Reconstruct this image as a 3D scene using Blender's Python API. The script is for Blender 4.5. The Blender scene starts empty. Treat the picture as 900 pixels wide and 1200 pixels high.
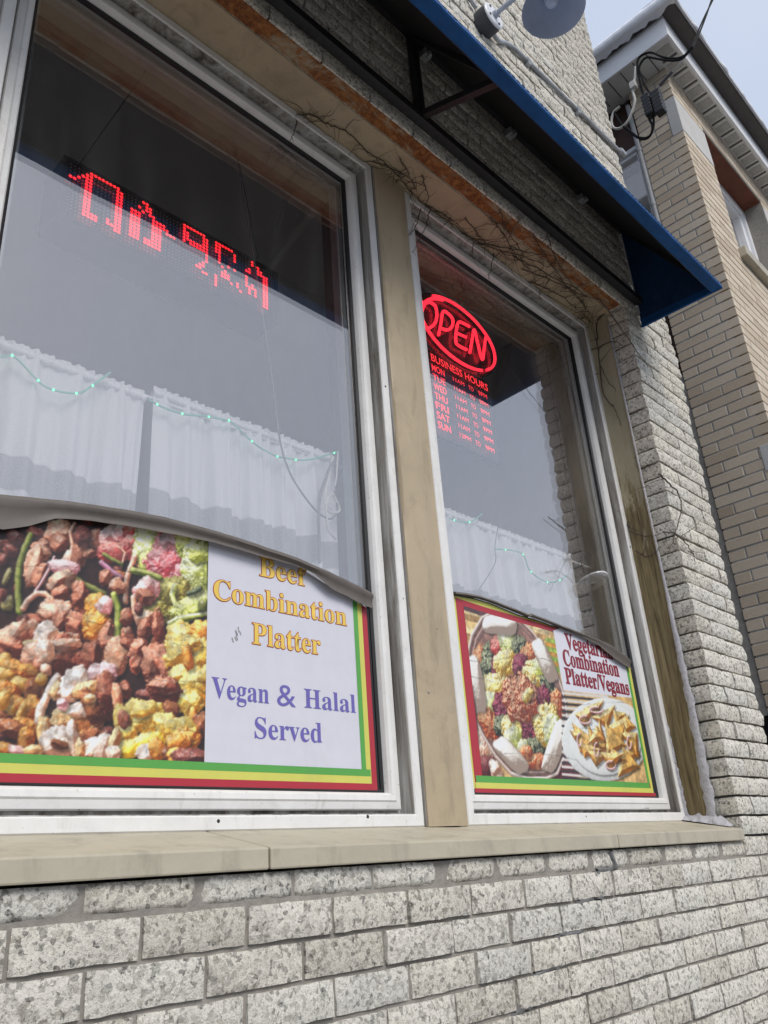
import bpy, bmesh, math, random
import numpy as np
from mathutils import Vector, Matrix, noise as mnoise

random.seed(7)
rng = np.random.default_rng(11)
SC = bpy.context.scene
COL = SC.collection
H = 1.5            # eye height: the tables below give heights from eye level, the pavement is at z = 0
R_ = math.radians

CAM_AXES=[[0.702222,-0.708758,-0.067431],[-0.241954,-0.326647,0.913652],[-0.669584,-0.625271,-0.400865]]
CAM_LENS=19.2612
NEON_LETTERS=[[(2.072,0.3,2.017),(2.04,0.3,1.994),(2.017,0.3,1.952),(2.005,0.3,1.91),(2.013,0.3,1.877),(2.046,0.3,1.883),(2.084,0.3,1.922),(2.103,0.3,1.968),(2.101,0.3,2.011),(2.072,0.3,2.017)],[(2.1,0.3,1.875),(2.123,0.3,1.94),(2.146,0.3,2.009),(2.183,0.3,2.014),(2.204,0.3,1.997),(2.192,0.3,1.96),(2.161,0.3,1.928),(2.123,0.3,1.917)],[(2.311,0.3,2.016),(2.267,0.3,2.013),(2.241,0.3,2.004),(2.224,0.3,1.968),(2.209,0.3,1.917),(2.209,0.3,1.886),(2.236,0.3,1.882),(2.272,0.3,1.885)],[(2.224,0.3,1.941),(2.251,0.3,1.945),(2.279,0.3,1.949)],[(2.291,0.3,1.879),(2.317,0.3,1.95),(2.343,0.3,2.016),(2.356,0.3,1.947),(2.372,0.3,1.881),(2.396,0.3,1.947),(2.42,0.3,2.015)]]
NEON_OVAL_PTS=[(2.077,0.3,2.078),(2.155,0.3,2.091),(2.243,0.3,2.086),(2.35,0.3,2.068),(2.418,0.3,2.025),(2.461,0.3,1.994),(2.47,0.3,1.956),(2.442,0.3,1.901),(2.397,0.3,1.864),(2.347,0.3,1.845),(2.294,0.3,1.83),(2.142,0.3,2.068),(2.072,0.3,2.046),(2.023,0.3,2.015),(2.011,0.3,1.959),(2.011,0.3,1.86),(2.043,0.3,1.83),(2.114,0.3,1.81),(2.197,0.3,1.798),(2.285,0.3,1.803),(2.361,0.3,1.821)]
FAIRY=[[(0.469,0.33,1.078),(0.539,0.33,1.098),(0.566,0.33,1.11),(0.618,0.33,1.075),(0.643,0.33,1.062),(0.679,0.33,1.063),(0.72,0.33,1.076),(0.745,0.33,1.101),(0.794,0.33,1.164)],[(0.901,0.33,1.128),(0.95,0.33,1.121),(1.008,0.33,1.125),(1.068,0.33,1.142),(1.133,0.33,1.153),(1.156,0.33,1.153),(1.234,0.33,1.113),(1.302,0.33,1.1),(1.343,0.33,1.105),(1.424,0.33,1.125),(1.554,0.33,1.196)]]
FAIRY2=[[(2.067,0.33,1.104),(2.113,0.33,1.103),(2.187,0.33,1.122),(2.259,0.33,1.171)],[(2.311,0.33,1.045),(2.429,0.33,1.065),(2.492,0.33,1.059),(2.514,0.33,1.008),(2.586,0.33,0.982),(2.662,0.33,0.986),(2.727,0.33,1.01),(2.778,0.33,1.037)]]
CABLE_W1=[[(1.138,0.31,2.241),(1.183,0.31,1.979),(1.231,0.31,1.701),(1.285,0.31,1.354),(1.312,0.31,1.15),(1.341,0.31,1.063),(1.383,0.31,1.008),(1.445,0.31,0.958),(1.497,0.31,0.95),(1.526,0.31,0.991),(1.516,0.31,1.046)],[(1.523,0.31,1.163),(1.484,0.31,1.079),(1.453,0.31,0.987),(1.444,0.31,0.802)],[(1.516,0.31,1.161),(1.494,0.31,1.082),(1.474,0.31,1.007),(1.492,0.31,0.971),(1.533,0.31,0.987),(1.508,0.31,1.03),(1.48,0.31,0.995),(1.485,0.31,0.915),(1.514,0.31,0.89)],[(1.538,0.31,1.183),(1.526,0.31,1.092),(1.517,0.31,1.061)]]
CABLE_W2=[[(2.315,0.29,1.147),(2.267,0.29,1.036),(2.254,0.29,0.968),(2.146,0.29,0.853)],[(2.826,0.29,1.475),(2.811,0.29,1.352),(2.834,0.29,1.319)]]
VINE_SOFFIT=[[(1.344,0.263,2.338),(1.326,0.209,2.338),(1.347,0.163,2.338),(1.421,0.152,2.338),(1.481,0.131,2.338),(1.599,0.147,2.338),(1.677,0.139,2.338),(1.77,0.152,2.338),(1.859,0.174,2.338),(1.977,0.18,2.338),(2.103,0.178,2.338),(2.262,0.175,2.338),(2.516,0.19,2.338),(2.764,0.182,2.338),(3.089,0.161,2.338),(3.148,0.163,2.338)],[(1.685,0.147,2.338),(1.761,0.134,2.338),(1.81,0.128,2.338),(1.858,0.151,2.338)],[(1.708,0.092,2.338),(1.76,0.107,2.338),(1.796,0.124,2.338)],[(1.647,0.166,2.338),(1.705,0.145,2.338),(1.764,0.136,2.338)],[(1.826,0.087,2.338),(1.873,0.116,2.338),(1.927,0.148,2.338)],[(1.948,0.176,2.338),(2.039,0.167,2.338),(2.113,0.164,2.338),(2.195,0.174,2.338)],[(2.113,0.12,2.338),(2.227,0.147,2.338),(2.327,0.159,2.338)],[(2.163,0.183,2.338),(2.327,0.159,2.338),(2.465,0.107,2.338),(2.594,0.066,2.338)],[(2.266,0.178,2.338),(2.367,0.123,2.338),(2.475,0.07,2.338),(2.577,0.01,2.338)],[(2.191,0.053,2.338),(2.307,0.077,2.338),(2.451,0.119,2.338),(2.597,0.135,2.338)],[(2.179,0.002,2.338),(2.3,0.051,2.338),(2.479,0.095,2.338)],[(2.42,-0.054,2.338),(2.577,0.01,2.338),(2.771,0.06,2.338),(2.942,0.069,2.338)],[(2.437,0.131,2.338),(2.641,0.098,2.338),(2.828,0.088,2.338),(3.082,0.133,2.338)],[(2.531,0.155,2.338),(2.718,0.105,2.338),(2.885,0.079,2.338),(2.982,0.035,2.338)],[(2.4,-0.004,2.338),(2.549,0.035,2.338),(2.748,0.08,2.338),(3.026,0.121,2.338)],[(2.63,0.181,2.338),(2.809,0.143,2.338),(3.096,0.155,2.338)]]
VINE_FRAME=[[(1.911,0.178,2.295),(1.875,0.178,2.201),(1.828,0.178,2.12),(1.802,0.178,2.124)],[(1.978,0.178,2.359),(1.937,0.178,2.24),(1.886,0.178,2.134),(1.838,0.178,2.046)],[(2.39,0.178,2.388),(2.333,0.178,2.243),(2.307,0.178,2.198)],[(2.235,0.178,2.32),(2.21,0.178,2.239)],[(1.302,0.178,2.285),(1.289,0.178,2.225),(1.27,0.178,2.173)]]
VINE_JAMB=[[(3.106,0.132,2.32),(3.106,0.147,2.221),(3.106,0.156,2.106),(3.106,0.136,2.002),(3.106,0.107,1.928)],[(3.106,0.206,2.204),(3.106,0.154,2.186),(3.106,0.073,2.18),(3.106,0.037,2.141)],[(3.106,0.125,2.331),(3.106,0.052,2.352),(3.106,0.02,2.353)],[(3.106,0.156,2.106),(3.106,0.169,1.949),(3.106,0.133,1.841),(3.106,0.118,1.746)],[(3.106,0.18,1.304),(3.106,0.164,1.247),(3.106,0.092,1.211),(3.106,0.038,1.208)],[(3.106,0.168,1.17),(3.106,0.118,1.127),(3.106,0.054,1.153)],[(3.106,0.249,1.376),(3.106,0.229,1.329),(3.106,0.183,1.289),(3.106,0.139,1.25)]]
VINE_PIER=[[(3.04,-0.03,1.433),(3.127,-0.03,1.408),(3.195,-0.03,1.388),(3.193,-0.03,1.331),(3.155,-0.03,1.266),(3.097,-0.03,1.206),(3.063,-0.03,1.164),(3.022,-0.03,1.121),(2.961,-0.03,1.063)],[(2.948,-0.03,1.147),(3.012,-0.03,1.162),(3.074,-0.03,1.17),(3.147,-0.03,1.15),(3.201,-0.03,1.117),(3.203,-0.03,1.073)],[(2.841,-0.03,2.217),(3.031,-0.03,2.112),(3.191,-0.03,2.022)]]
LED_WIRES=[(0.833,0.304,2.26),(0.741,0.5,1.962),(1.148,0.324,2.26),(1.384,0.5,1.98)]
LAMP_BOX=[(2.263,-0.08,3.459)]
CONDUIT=[(2.439,-0.015,3.625),(2.487,-0.015,3.598),(2.5,-0.015,3.533),(2.578,-0.015,3.514),(2.696,-0.015,3.534),(2.948,-0.015,3.575),(3.196,-0.015,3.586),(3.541,-0.015,3.602)]
CONDUIT_LEFT=[(2.16,-0.015,3.588),(2.248,-0.015,3.572),(2.333,-0.015,3.619)]
SERVICE=[[(4.28,0.012,4.686),(4.28,0.014,4.748),(4.28,0.013,4.827),(4.28,0.008,4.925),(4.28,-0.01,5.011),(4.28,-0.053,5.027),(4.28,-0.109,4.993),(4.28,-0.177,4.88),(4.28,-0.249,4.8),(4.28,-0.303,4.777),(4.28,-0.352,4.799)],[(4.28,-0.031,4.667),(4.28,-0.013,4.763),(4.28,-0.007,4.849),(4.28,-0.005,4.933),(4.28,-0.035,4.977),(4.28,-0.075,4.979),(4.28,-0.124,4.921),(4.28,-0.196,4.831),(4.28,-0.271,4.768),(4.28,-0.324,4.776)],[(4.28,0.019,4.473),(4.28,0.01,4.411),(4.28,0.03,4.352),(4.28,0.063,4.342),(4.28,0.114,4.388),(4.28,0.158,4.479),(4.28,0.201,4.575),(4.28,0.222,4.672),(4.28,0.229,4.719),(4.28,0.198,4.752),(4.28,0.146,4.726)],[(4.28,-0.014,4.486),(4.28,0.001,4.403),(4.28,0.04,4.341),(4.28,0.091,4.35),(4.28,0.138,4.424),(4.28,0.178,4.535)]]
SERVICE_WHITE=[[(4.28,0.014,4.972),(4.28,0.036,4.89),(4.28,0.06,4.83),(4.28,0.075,4.783),(4.28,0.076,4.703),(4.28,0.109,4.634),(4.28,0.162,4.571),(4.28,0.22,4.562),(4.28,0.261,4.602),(4.28,0.264,4.668),(4.28,0.236,4.725),(4.28,0.184,4.739)],[(4.28,0.071,4.779),(4.28,0.073,4.842)]]
SERVICE_TENSION=[[(4.28,-0.297,4.753),(4.28,-0.201,4.717),(4.28,-0.102,4.68),(4.28,-0.053,4.666)]]


# ------------------------------------------------------------------ camera
ax = [Vector(v) for v in CAM_AXES]
cam = bpy.data.cameras.new('camera')
cam.sensor_fit = 'VERTICAL'; cam.sensor_height = 24.0; cam.sensor_width = 18.0
cam.lens = CAM_LENS; cam.clip_start = 0.02; cam.clip_end = 2000
cam_o = bpy.data.objects.new('camera', cam); COL.objects.link(cam_o)
m = Matrix.Identity(4)
for c in range(3):
    for r in range(3): m[r][c] = ax[c][r]
m.translation = Vector((0, -1.3, H))
cam_o.matrix_world = m
SC.camera = cam_o

# ------------------------------------------------------------------ sky, sun, exposure
SUN_EL, SUN_AZ = R_(46), R_(188)      # azimuth clockwise from +Y : from the street side
w = bpy.data.worlds.new("World"); SC.world = w; w.use_nodes = True
nt = w.node_tree; bg = nt.nodes['Background']
sky = nt.nodes.new('ShaderNodeTexSky'); sky.sky_type = 'NISHITA'; sky.sun_disc = False
sky.sun_elevation = SUN_EL; sky.sun_rotation = SUN_AZ
sky.dust_density = 4.0; sky.air_density = 1.0
tcw = nt.nodes.new('ShaderNodeTexCoord')
nz = nt.nodes.new('ShaderNodeTexNoise'); nz.inputs['Scale'].default_value = 1.6; nz.inputs['Detail'].default_value = 5
rampw = nt.nodes.new('ShaderNodeValToRGB')
rampw.color_ramp.elements[0].position = 0.3; rampw.color_ramp.elements[0].color = (6.5, 7.5, 9.5, 1)
rampw.color_ramp.elements[1].position = 0.75; rampw.color_ramp.elements[1].color = (8.4, 9.2, 10.8, 1)
mixw = nt.nodes.new('ShaderNodeMix'); mixw.data_type = 'RGBA'; mixw.inputs[0].default_value = 0.9   # closed cloud cover
nt.links.new(tcw.outputs['Generated'], nz.inputs['Vector'])
nt.links.new(nz.outputs['Fac'], rampw.inputs[0])
nt.links.new(sky.outputs[0], mixw.inputs[6]); nt.links.new(rampw.outputs[0], mixw.inputs[7])
nt.links.new(mixw.outputs[2], bg.inputs['Color'])
bg.inputs['Strength'].default_value = 0.0575
sun = bpy.data.lights.new('sun', 'SUN'); sun.energy = 1.5; sun.angle = R_(30); sun.color = (1, 0.955, 0.89)
sun_o = bpy.data.objects.new('sun', sun); COL.objects.link(sun_o)
d = Vector((math.sin(SUN_AZ) * math.cos(SUN_EL), math.cos(SUN_AZ) * math.cos(SUN_EL), math.sin(SUN_EL)))
sun_o.rotation_euler = d.to_track_quat('Z', 'Y').to_euler()
SC.view_settings.view_transform = 'Standard'; SC.view_settings.look = 'None'
SC.view_settings.exposure = 0.66; SC.view_settings.gamma = 1.0

# ------------------------------------------------------------------ helpers: objects
def tag(o, label=None, cat=None, group=None, kind=None):
    if label: o['label'] = label
    if cat: o['category'] = cat
    if group: o['group'] = group
    if kind: o['kind'] = kind
    return o

ORG = {}
def thing(name, label, cat, loc, group=None):
    o = bpy.data.objects.new(name, None); COL.objects.link(o)
    o.empty_display_size = 0.05
    o.location = (loc[0], loc[1], loc[2] + H); ORG[o.name] = Vector(o.location)
    return tag(o, label, cat, group)

def place(o, parent):
    """o has its geometry in world coordinates minus the parent's origin"""
    COL.objects.link(o)
    if parent is not None:
        o.parent = parent
        ORG[o.name] = ORG[parent.name].copy()
    else:
        ORG[o.name] = Vector((0, 0, 0))
    return o

class MB:
    def __init__(s): s.v = []; s.f = []; s.m = []; s.cur = 0
    def add(s, vs, fs):
        b = len(s.v); s.v += [tuple(p) for p in vs]
        for f in fs: s.f.append(tuple(b + i for i in f)); s.m.append(s.cur)
        return b
    def box(s, x0, x1, y0, y1, z0, z1):
        s.add([(x0,y0,z0),(x1,y0,z0),(x1,y1,z0),(x0,y1,z0),(x0,y0,z1),(x1,y0,z1),(x1,y1,z1),(x0,y1,z1)],
              [(0,3,2,1),(4,5,6,7),(0,1,5,4),(1,2,6,5),(2,3,7,6),(3,0,4,7)])
    def bar(s, p, q, w, h=None, up=(0,0,1)):
        p, q = Vector(p), Vector(q); t = (q - p).normalized(); h = h or w
        u = Vector(up)
        if abs(t.dot(u)) > .95: u = Vector((0,1,0))
        a = t.cross(u).normalized(); b = a.cross(t)
        vs = []
        for c in (p, q):
            for i, j in ((-1,-1),(1,-1),(1,1),(-1,1)): vs.append(c + a*i*w/2 + b*j*h/2)
        s.add(vs, [(0,3,2,1),(4,5,6,7),(0,1,5,4),(1,2,6,5),(2,3,7,6),(3,0,4,7)])
    def tube(s, pts, r, n=8, caps=True, rf=None):
        pts = [Vector(p) for p in pts]; N = len(pts)
        T = []
        for i in range(N):
            t = pts[min(i+1, N-1)] - pts[max(i-1, 0)]
            T.append(t.normalized() if t.length > 1e-9 else Vector((1,0,0)))
        u = T[0].orthogonal().normalized(); vs = []
        for i in range(N):
            u = (u - T[i]*u.dot(T[i]))
            u = u.normalized() if u.length > 1e-6 else T[i].orthogonal().normalized()
            v = T[i].cross(u); rr = r if rf is None else rf(i/(N-1))*r
            for k in range(n):
                a = 2*math.pi*k/n; vs.append(pts[i] + (u*math.cos(a) + v*math.sin(a))*rr)
        fs = []
        for i in range(N-1):
            for k in range(n):
                k2 = (k+1) % n; fs.append((i*n+k, i*n+k2, (i+1)*n+k2, (i+1)*n+k))
        if caps: fs += [tuple(reversed(range(n))), tuple((N-1)*n+k for k in range(n))]
        s.add(vs, fs)
    def lathe(s, c, prof, axis=(0,0,1), n=24, cap=True):
        """prof = [(r, t)] along axis from c"""
        A = Vector(axis).normalized(); u = A.orthogonal().normalized(); v = A.cross(u); c = Vector(c)
        vs = []
        for r, t in prof:
            for k in range(n):
                a = 2*math.pi*k/n; vs.append(c + A*t + (u*math.cos(a)+v*math.sin(a))*max(r, 1e-5))
        fs = []
        for i in range(len(prof)-1):
            for k in range(n):
                k2 = (k+1) % n; fs.append((i*n+k, i*n+k2, (i+1)*n+k2, (i+1)*n+k))
        if cap: fs += [tuple(reversed(range(n))), tuple((len(prof)-1)*n+k for k in range(n))]
        s.add(vs, fs)
    def prism_xz(s, pts, y0, y1):
        n = len(pts); vs = [(x,y0,z) for x,z in pts] + [(x,y1,z) for x,z in pts]
        fs = [tuple(range(n)), tuple(reversed(range(n, 2*n)))]
        for i in range(n): j = (i+1) % n; fs.append((j, i, n+i, n+j))
        s.add(vs, fs)
    def build(s, name, mat, parent=None, smooth=False, bevel=0, seg=2, recalc=True, ang=30):
        me = bpy.data.meshes.new(name)
        org = ORG[parent.name] if parent is not None else Vector((0,0,0))
        me.from_pydata([(x-org.x, y-org.y, z+H-org.z) for x, y, z in s.v], [], s.f)
        mats = mat if isinstance(mat, (list, tuple)) else [mat]
        for mm in mats: me.materials.append(mm)
        if len(mats) > 1:
            for p, k in zip(me.polygons, s.m): p.material_index = k
        if recalc or bevel:
            bm = bmesh.new(); bm.from_mesh(me)
            if recalc: bmesh.ops.recalc_face_normals(bm, faces=bm.faces)
            if bevel:
                es = [e for e in bm.edges if len(e.link_faces) == 2 and e.calc_face_angle() > R_(40)]
                bmesh.ops.bevel(bm, geom=es, offset=bevel, segments=seg, affect='EDGES', profile=0.5)
            bm.to_mesh(me); bm.free()
        if smooth:
            for p in me.polygons: p.use_smooth = True
            try: me.set_sharp_from_angle(angle=R_(ang))
            except Exception: pass
        me.update()
        return place(bpy.data.objects.new(name, me), parent)

def spline(pts, n=6):
    """Catmull-Rom through the points"""
    P = [Vector(p) for p in pts]
    if len(P) < 3: return P
    Q = [P[0]*2 - P[1]] + P + [P[-1]*2 - P[-2]]
    out = []
    for i in range(1, len(Q)-2):
        for k in range(n):
            t = k/n; a, b, c, d = Q[i-1], Q[i], Q[i+1], Q[i+2]
            out.append(0.5*((2*b) + (c-a)*t + (2*a-5*b+4*c-d)*t*t + (3*b-a-3*c+d)*t**3))
    out.append(P[-1]); return out

def interp(x, pts):
    return float(np.interp(x, [p[0] for p in pts], [p[1] for p in pts]))

# ------------------------------------------------------------------ helpers: materials
class NT:
    def __init__(s, name):
        s.m = bpy.data.materials.new(name); s.m.use_nodes = True
        s.t = s.m.node_tree; s.p = s.t.nodes['Principled BSDF']; s.out = s.t.nodes['Material Output']
        s.tc = s.n('ShaderNodeTexCoord'); s._rand = None
    def n(s, typ, **kw):
        nd = s.t.nodes.new(typ)
        for k, v in kw.items():
            if isinstance(k, str) and hasattr(nd, k): setattr(nd, k, v)
        return nd
    def l(s, a, b): s.t.links.new(a, b)
    def vec(s, scale=(1,1,1), rand=0.0):
        mp = s.n('ShaderNodeMapping'); mp.inputs['Scale'].default_value = scale
        s.l(s.tc.outputs['Object'], mp.inputs['Vector'])
        if rand:
            oi = s.n('ShaderNodeObjectInfo'); mu = s.n('ShaderNodeVectorMath', operation='SCALE')
            mu.inputs[0].default_value = (13.1, 7.7, 9.3); s.l(oi.outputs['Random'], mu.inputs['Scale'])
            ad = s.n('ShaderNodeVectorMath', operation='ADD')
            s.l(mp.outputs[0], ad.inputs[0]); s.l(mu.outputs[0], ad.inputs[1]); return ad.outputs[0]
        return mp.outputs[0]
    def noise(s, scale, detail=6, rough=.6, vec=None, dist=0):
        nd = s.n('ShaderNodeTexNoise'); nd.inputs['Scale'].default_value = scale; nd.inputs['Detail'].default_value = detail
        nd.inputs['Roughness'].default_value = rough; nd.inputs['Distortion'].default_value = dist
        s.l(vec if vec is not None else s.vec(), nd.inputs['Vector']); return nd.outputs['Fac']
    def voro(s, scale, vec=None, feat='F1', out='Color', rnd=1):
        nd = s.n('ShaderNodeTexVoronoi'); nd.feature = feat; nd.inputs['Scale'].default_value = scale; nd.inputs['Randomness'].default_value = rnd
        s.l(vec if vec is not None else s.vec(), nd.inputs['Vector']); return nd.outputs[out]
    def ramp(s, fac, stops, interp='LINEAR'):
        r = s.n('ShaderNodeValToRGB'); cr = r.color_ramp; cr.interpolation = interp
        while len(cr.elements) < len(stops): cr.elements.new(0.5)
        for e, (p, c) in zip(cr.elements, stops):
            e.position = p; e.color = (c, c, c, 1) if not isinstance(c, (tuple, list)) else (*c, 1)
        s.l(fac, r.inputs[0]); return r.outputs[0]
    def mix(s, fac, a, b, mode='MIX'):
        nd = s.n('ShaderNodeMix', data_type='RGBA', blend_type=mode)
        for k, v in ((0, fac), (6, a), (7, b)):
            inp = nd.inputs[k]
            if hasattr(v, 'links'): s.l(v, inp)
            elif isinstance(v, (tuple, list)): inp.default_value = (*v, 1)
            else: inp.default_value = v if k == 0 else (v, v, v, 1)
        return nd.outputs[2]
    def math(s, op, a, b=0.0):
        nd = s.n('ShaderNodeMath', operation=op)
        for i, v in enumerate((a, b)):
            if hasattr(v, 'links'): s.l(v, nd.inputs[i])
            else: nd.inputs[i].default_value = v
        return nd.outputs[0]
    def sep(s, vec):
        nd = s.n('ShaderNodeSeparateXYZ'); s.l(vec, nd.inputs[0]); return nd.outputs
    def bump(s, h, strength=.4, dist=.005, prev=None):
        b = s.n('ShaderNodeBump'); b.inputs['Strength'].default_value = strength; b.inputs['Distance'].default_value = dist
        s.l(h, b.inputs['Height'])
        if prev is not None: s.l(prev, b.inputs['Normal'])
        s.l(b.outputs[0], s.p.inputs['Normal']); return b.outputs[0]
    def base(s, c):
        if hasattr(c, 'links'): s.l(c, s.p.inputs['Base Color'])
        else: s.p.inputs['Base Color'].default_value = (*c, 1)
    def set(s, **k):
        for a, v in k.items():
            i = s.p.inputs[a.replace('_', ' ')]
            if hasattr(v, 'links'): s.l(v, i)
            else: i.default_value = v
        return s

def simple(name, col, rough=.5, var=.12, scale=30, bump=.0, metal=0, spec=.5, dirt=None, dscale=6, dlo=.52, dhi=.75):
    t = NT(name); n1 = t.noise(scale)
    lo = tuple(c*(1-var) for c in col); hi = tuple(min(1, c*(1+var)) for c in col)
    c = t.ramp(n1, [(.3, lo), (.7, hi)])
    if dirt is not None:
        dn = t.noise(dscale, 8, .7, dist=.4)
        c = t.mix(t.ramp(dn, [(dlo, 0), (dhi, 1)]), c, dirt)
    t.base(c); t.set(Roughness=rough, Metallic=metal)
    t.p.inputs['Specular IOR Level'].default_value = spec
    if bump: t.bump(t.noise(scale*3, 5), bump, .003)
    return t.m

def emit(name, col, strength):
    t = NT(name); t.base((.02,.02,.02)); t.p.inputs['Emission Color'].default_value = (*col, 1)
    t.p.inputs['Emission Strength'].default_value = strength; return t.m

# ---- split-faced granite brick
def granite(name, light, mid, dark, s1=120, s2=290):
    t = NT(name); v = t.vec((1,1,1), rand=1)
    wob = t.n('ShaderNodeTexNoise'); wob.inputs['Scale'].default_value = 110; wob.inputs['Detail'].default_value = 6; t.l(v, wob.inputs['Vector'])
    vm = t.n('ShaderNodeVectorMath', operation='MULTIPLY_ADD'); t.l(wob.outputs['Color'], vm.inputs[0]); vm.inputs[1].default_value = (.013,.013,.013); t.l(v, vm.inputs[2])
    c1 = t.sep(t.voro(s1, vm.outputs[0]))[0]
    c2 = t.sep(t.voro(s2, vm.outputs[0]))[1]
    a = t.ramp(c1, [(0, dark), (.06, dark), (.10, tuple(x*.62 for x in mid)), (.24, tuple(x*.9 for x in mid)), (.34, light), (1, light)])
    b = t.ramp(c2, [(0, dark), (.08, tuple(x*1.9 for x in dark)), (.16, mid), (.45, light), (1, tuple(min(1, x*1.06) for x in light))])
    c3 = t.sep(t.voro(s1*.85, vm.outputs[0]))[2]
    cc = t.ramp(c3, [(0, tuple(x*.8 for x in mid)), (.08, tuple(x*.95 for x in mid)), (.15, (1,1,1)), (1, (1,1,1))])
    c = t.mix(.38, a, b)
    c = t.mix(.45, c, cc, 'MULTIPLY')
    big = t.noise(9, 5, .6, v)
    c = t.mix(t.ramp(big, [(.40, 0), (.80, .30)]), c, mid)
    oi = t.n('ShaderNodeObjectInfo')
    tint = t.ramp(oi.outputs['Random'], [(0, (.80,.78,.74)), (.25, (.97,.955,.92)), (.5, (1,1,.985)), (.75, (.93,.93,.93)), (1, (1,.975,.93))])
    c = t.mix(1.0, c, tint, 'MULTIPLY')
    st = t.ramp(t.noise(420, 2, .5, v), [(.63, 0), (.71, .75)])
    c = t.mix(st, c, tuple(x*.7 for x in dark))
    # rain streaks and soot over the whole wall
    gp = t.n('ShaderNodeNewGeometry'); wm = t.n('ShaderNodeMapping'); wm.inputs['Scale'].default_value = (5, 5, 1.1); t.l(gp.outputs['Position'], wm.inputs['Vector'])
    wn = t.noise(1.0, 8, .68, wm.outputs[0], .5)
    c = t.mix(t.ramp(wn, [(.54, 0), (.84, .42)]), c, (.25,.235,.21))
    w2 = t.noise(26, 5, .6, gp.outputs['Position'])
    c = t.mix(t.ramp(w2, [(.66, 0), (.76, .35)]), c, (.20,.185,.165))
    t.base(c); t.set(Roughness=.85); t.p.inputs['Specular IOR Level'].default_value = .25
    h = t.math('ADD', t.noise(110, 8, .72, v), t.math('MULTIPLY', c1, .25))
    t.bump(h, .85, .007)
    return t.m
M = {}
M['granite'] = granite('granite', (.85,.815,.735), (.53,.505,.45), (.11,.106,.10))
M['granite_top'] = granite('granite_top', (.72,.71,.68), (.50,.49,.47), (.16,.16,.165), 120, 300)

def mortar(name, col):
    t = NT(name); n = t.noise(40, 8, .7)
    c = t.ramp(n, [(.3, tuple(x*.72 for x in col)), (.7, tuple(x*1.12 for x in col))])
    c = t.mix(t.ramp(t.noise(3, 5), [(.45, 0), (.7, .5)]), c, tuple(x*.6 for x in col))
    t.base(c); t.set(Roughness=.95); t.p.inputs['Specular IOR Level'].default_value = .1
    t.bump(t.noise(160, 8, .7), .6, .004); return t.m
M['mortar'] = mortar('mortar', (.33,.305,.27))
M['mortar_dark'] = mortar('mortar_dark', (.13,.125,.12))

# ---- painted aluminium window frame, streaked with grime
def white_frame():
    t = NT('white_frame'); v = t.vec()
    c = t.ramp(t.noise(14, 4), [(.3, (.73,.72,.695)), (.7, (.81,.80,.775))])
    g = t.noise(22, 9, .75, t.vec((1,1,.35)), .6)
    c = t.mix(t.ramp(g, [(.55, 0), (.80, .6)]), c, (.40,.375,.33))
    g2 = t.noise(6, 9, .75, t.vec((1,1,1)), 1.2); c = t.mix(t.ramp(g2, [(.56, 0), (.74, .35)]), c, (.52,.49,.43))
    sp = t.noise(130, 3, .6)
    c = t.mix(t.ramp(sp, [(.68, 0), (.74, .8)]), c, (.16,.14,.12))
    t.base(c); t.set(Roughness=.45); t.bump(t.noise(80, 5), .12, .002); return t.m
M['white_frame'] = white_frame()
def grime():
    t = NT('grime_frame'); v = t.vec((26,26,2.2))
    g = t.noise(1.0, 8, .7, v, .5)
    c = t.ramp(g, [(.34, (.10,.085,.07)), (.47, (.27,.25,.225)), (.62, (.46,.45,.43)), (.8, (.58,.57,.56))])
    t.base(c); t.set(Roughness=.75); t.bump(g, .4, .003); return t.m
M['grime_frame'] = grime()
M['gasket'] = simple('gasket', (.012,.012,.013), .5)

def tan_paint(name, col, rustamt=0.0):
    t = NT(name); v = t.vec()
    c = t.ramp(t.noise(5, 5), [(.3, tuple(x*.9 for x in col)), (.7, tuple(x*1.06 for x in col))])
    g = t.noise(9, 8, .7, t.vec((1.6,1.6,.5)), .5)
    c = t.mix(t.ramp(g, [(.50, 0), (.80, .7)]), c, tuple(x*.42 for x in col))
    g2 = t.noise(3.0, 9, .75, t.vec((1,1,1)), 1.0)
    c = t.mix(t.ramp(g2, [(.56, 0), (.66, .35)]), c, tuple(x*.62 for x in col))
    ch = t.noise(34, 6, .7); c = t.mix(t.ramp(ch, [(.715, 0), (.73, 1)]), c, (.30,.27,.22))
    sp = t.noise(60, 4, .7)
    c = t.mix(t.ramp(sp, [(.70, 0), (.75, .8)]), c, (.10,.075,.05))
    t.base(c); t.set(Roughness=.5); t.bump(t.noise(7, 4), .25, .02, t.bump(t.noise(120, 4), .08, .002)); return t.m
M['tan'] = tan_paint('tan_paint', (.46,.37,.245))
M['tan_sill'] = tan_paint('tan_sill', (.47,.425,.325))

def rust():
    t = NT('rusted_steel'); v = t.vec()
    y = t.sep(t.tc.outputs['Object'])[1]
    n1 = t.noise(9, 10, .72, t.vec((.7,1.6,1)), .5); n2 = t.noise(55, 8, .7)
    rc = t.ramp(n2, [(.25, (.05,.018,.008)), (.48, (.22,.075,.02)), (.62, (.36,.15,.045)), (.8, (.30,.20,.10))])
    pc = t.ramp(n1, [(.3, (.34,.27,.17)), (.7, (.42,.35,.24))])
    f = t.math('ADD', t.math('MULTIPLY', n1, 1.3), t.math('MULTIPLY', n2, .35))
    c = t.mix(t.ramp(f, [(.66, 0), (.80, 1)]), pc, rc)
    t.base(c); t.set(Roughness=.85); t.bump(t.noise(90, 8, .7), .6, .004); return t.m
M['rust'] = rust()

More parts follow.
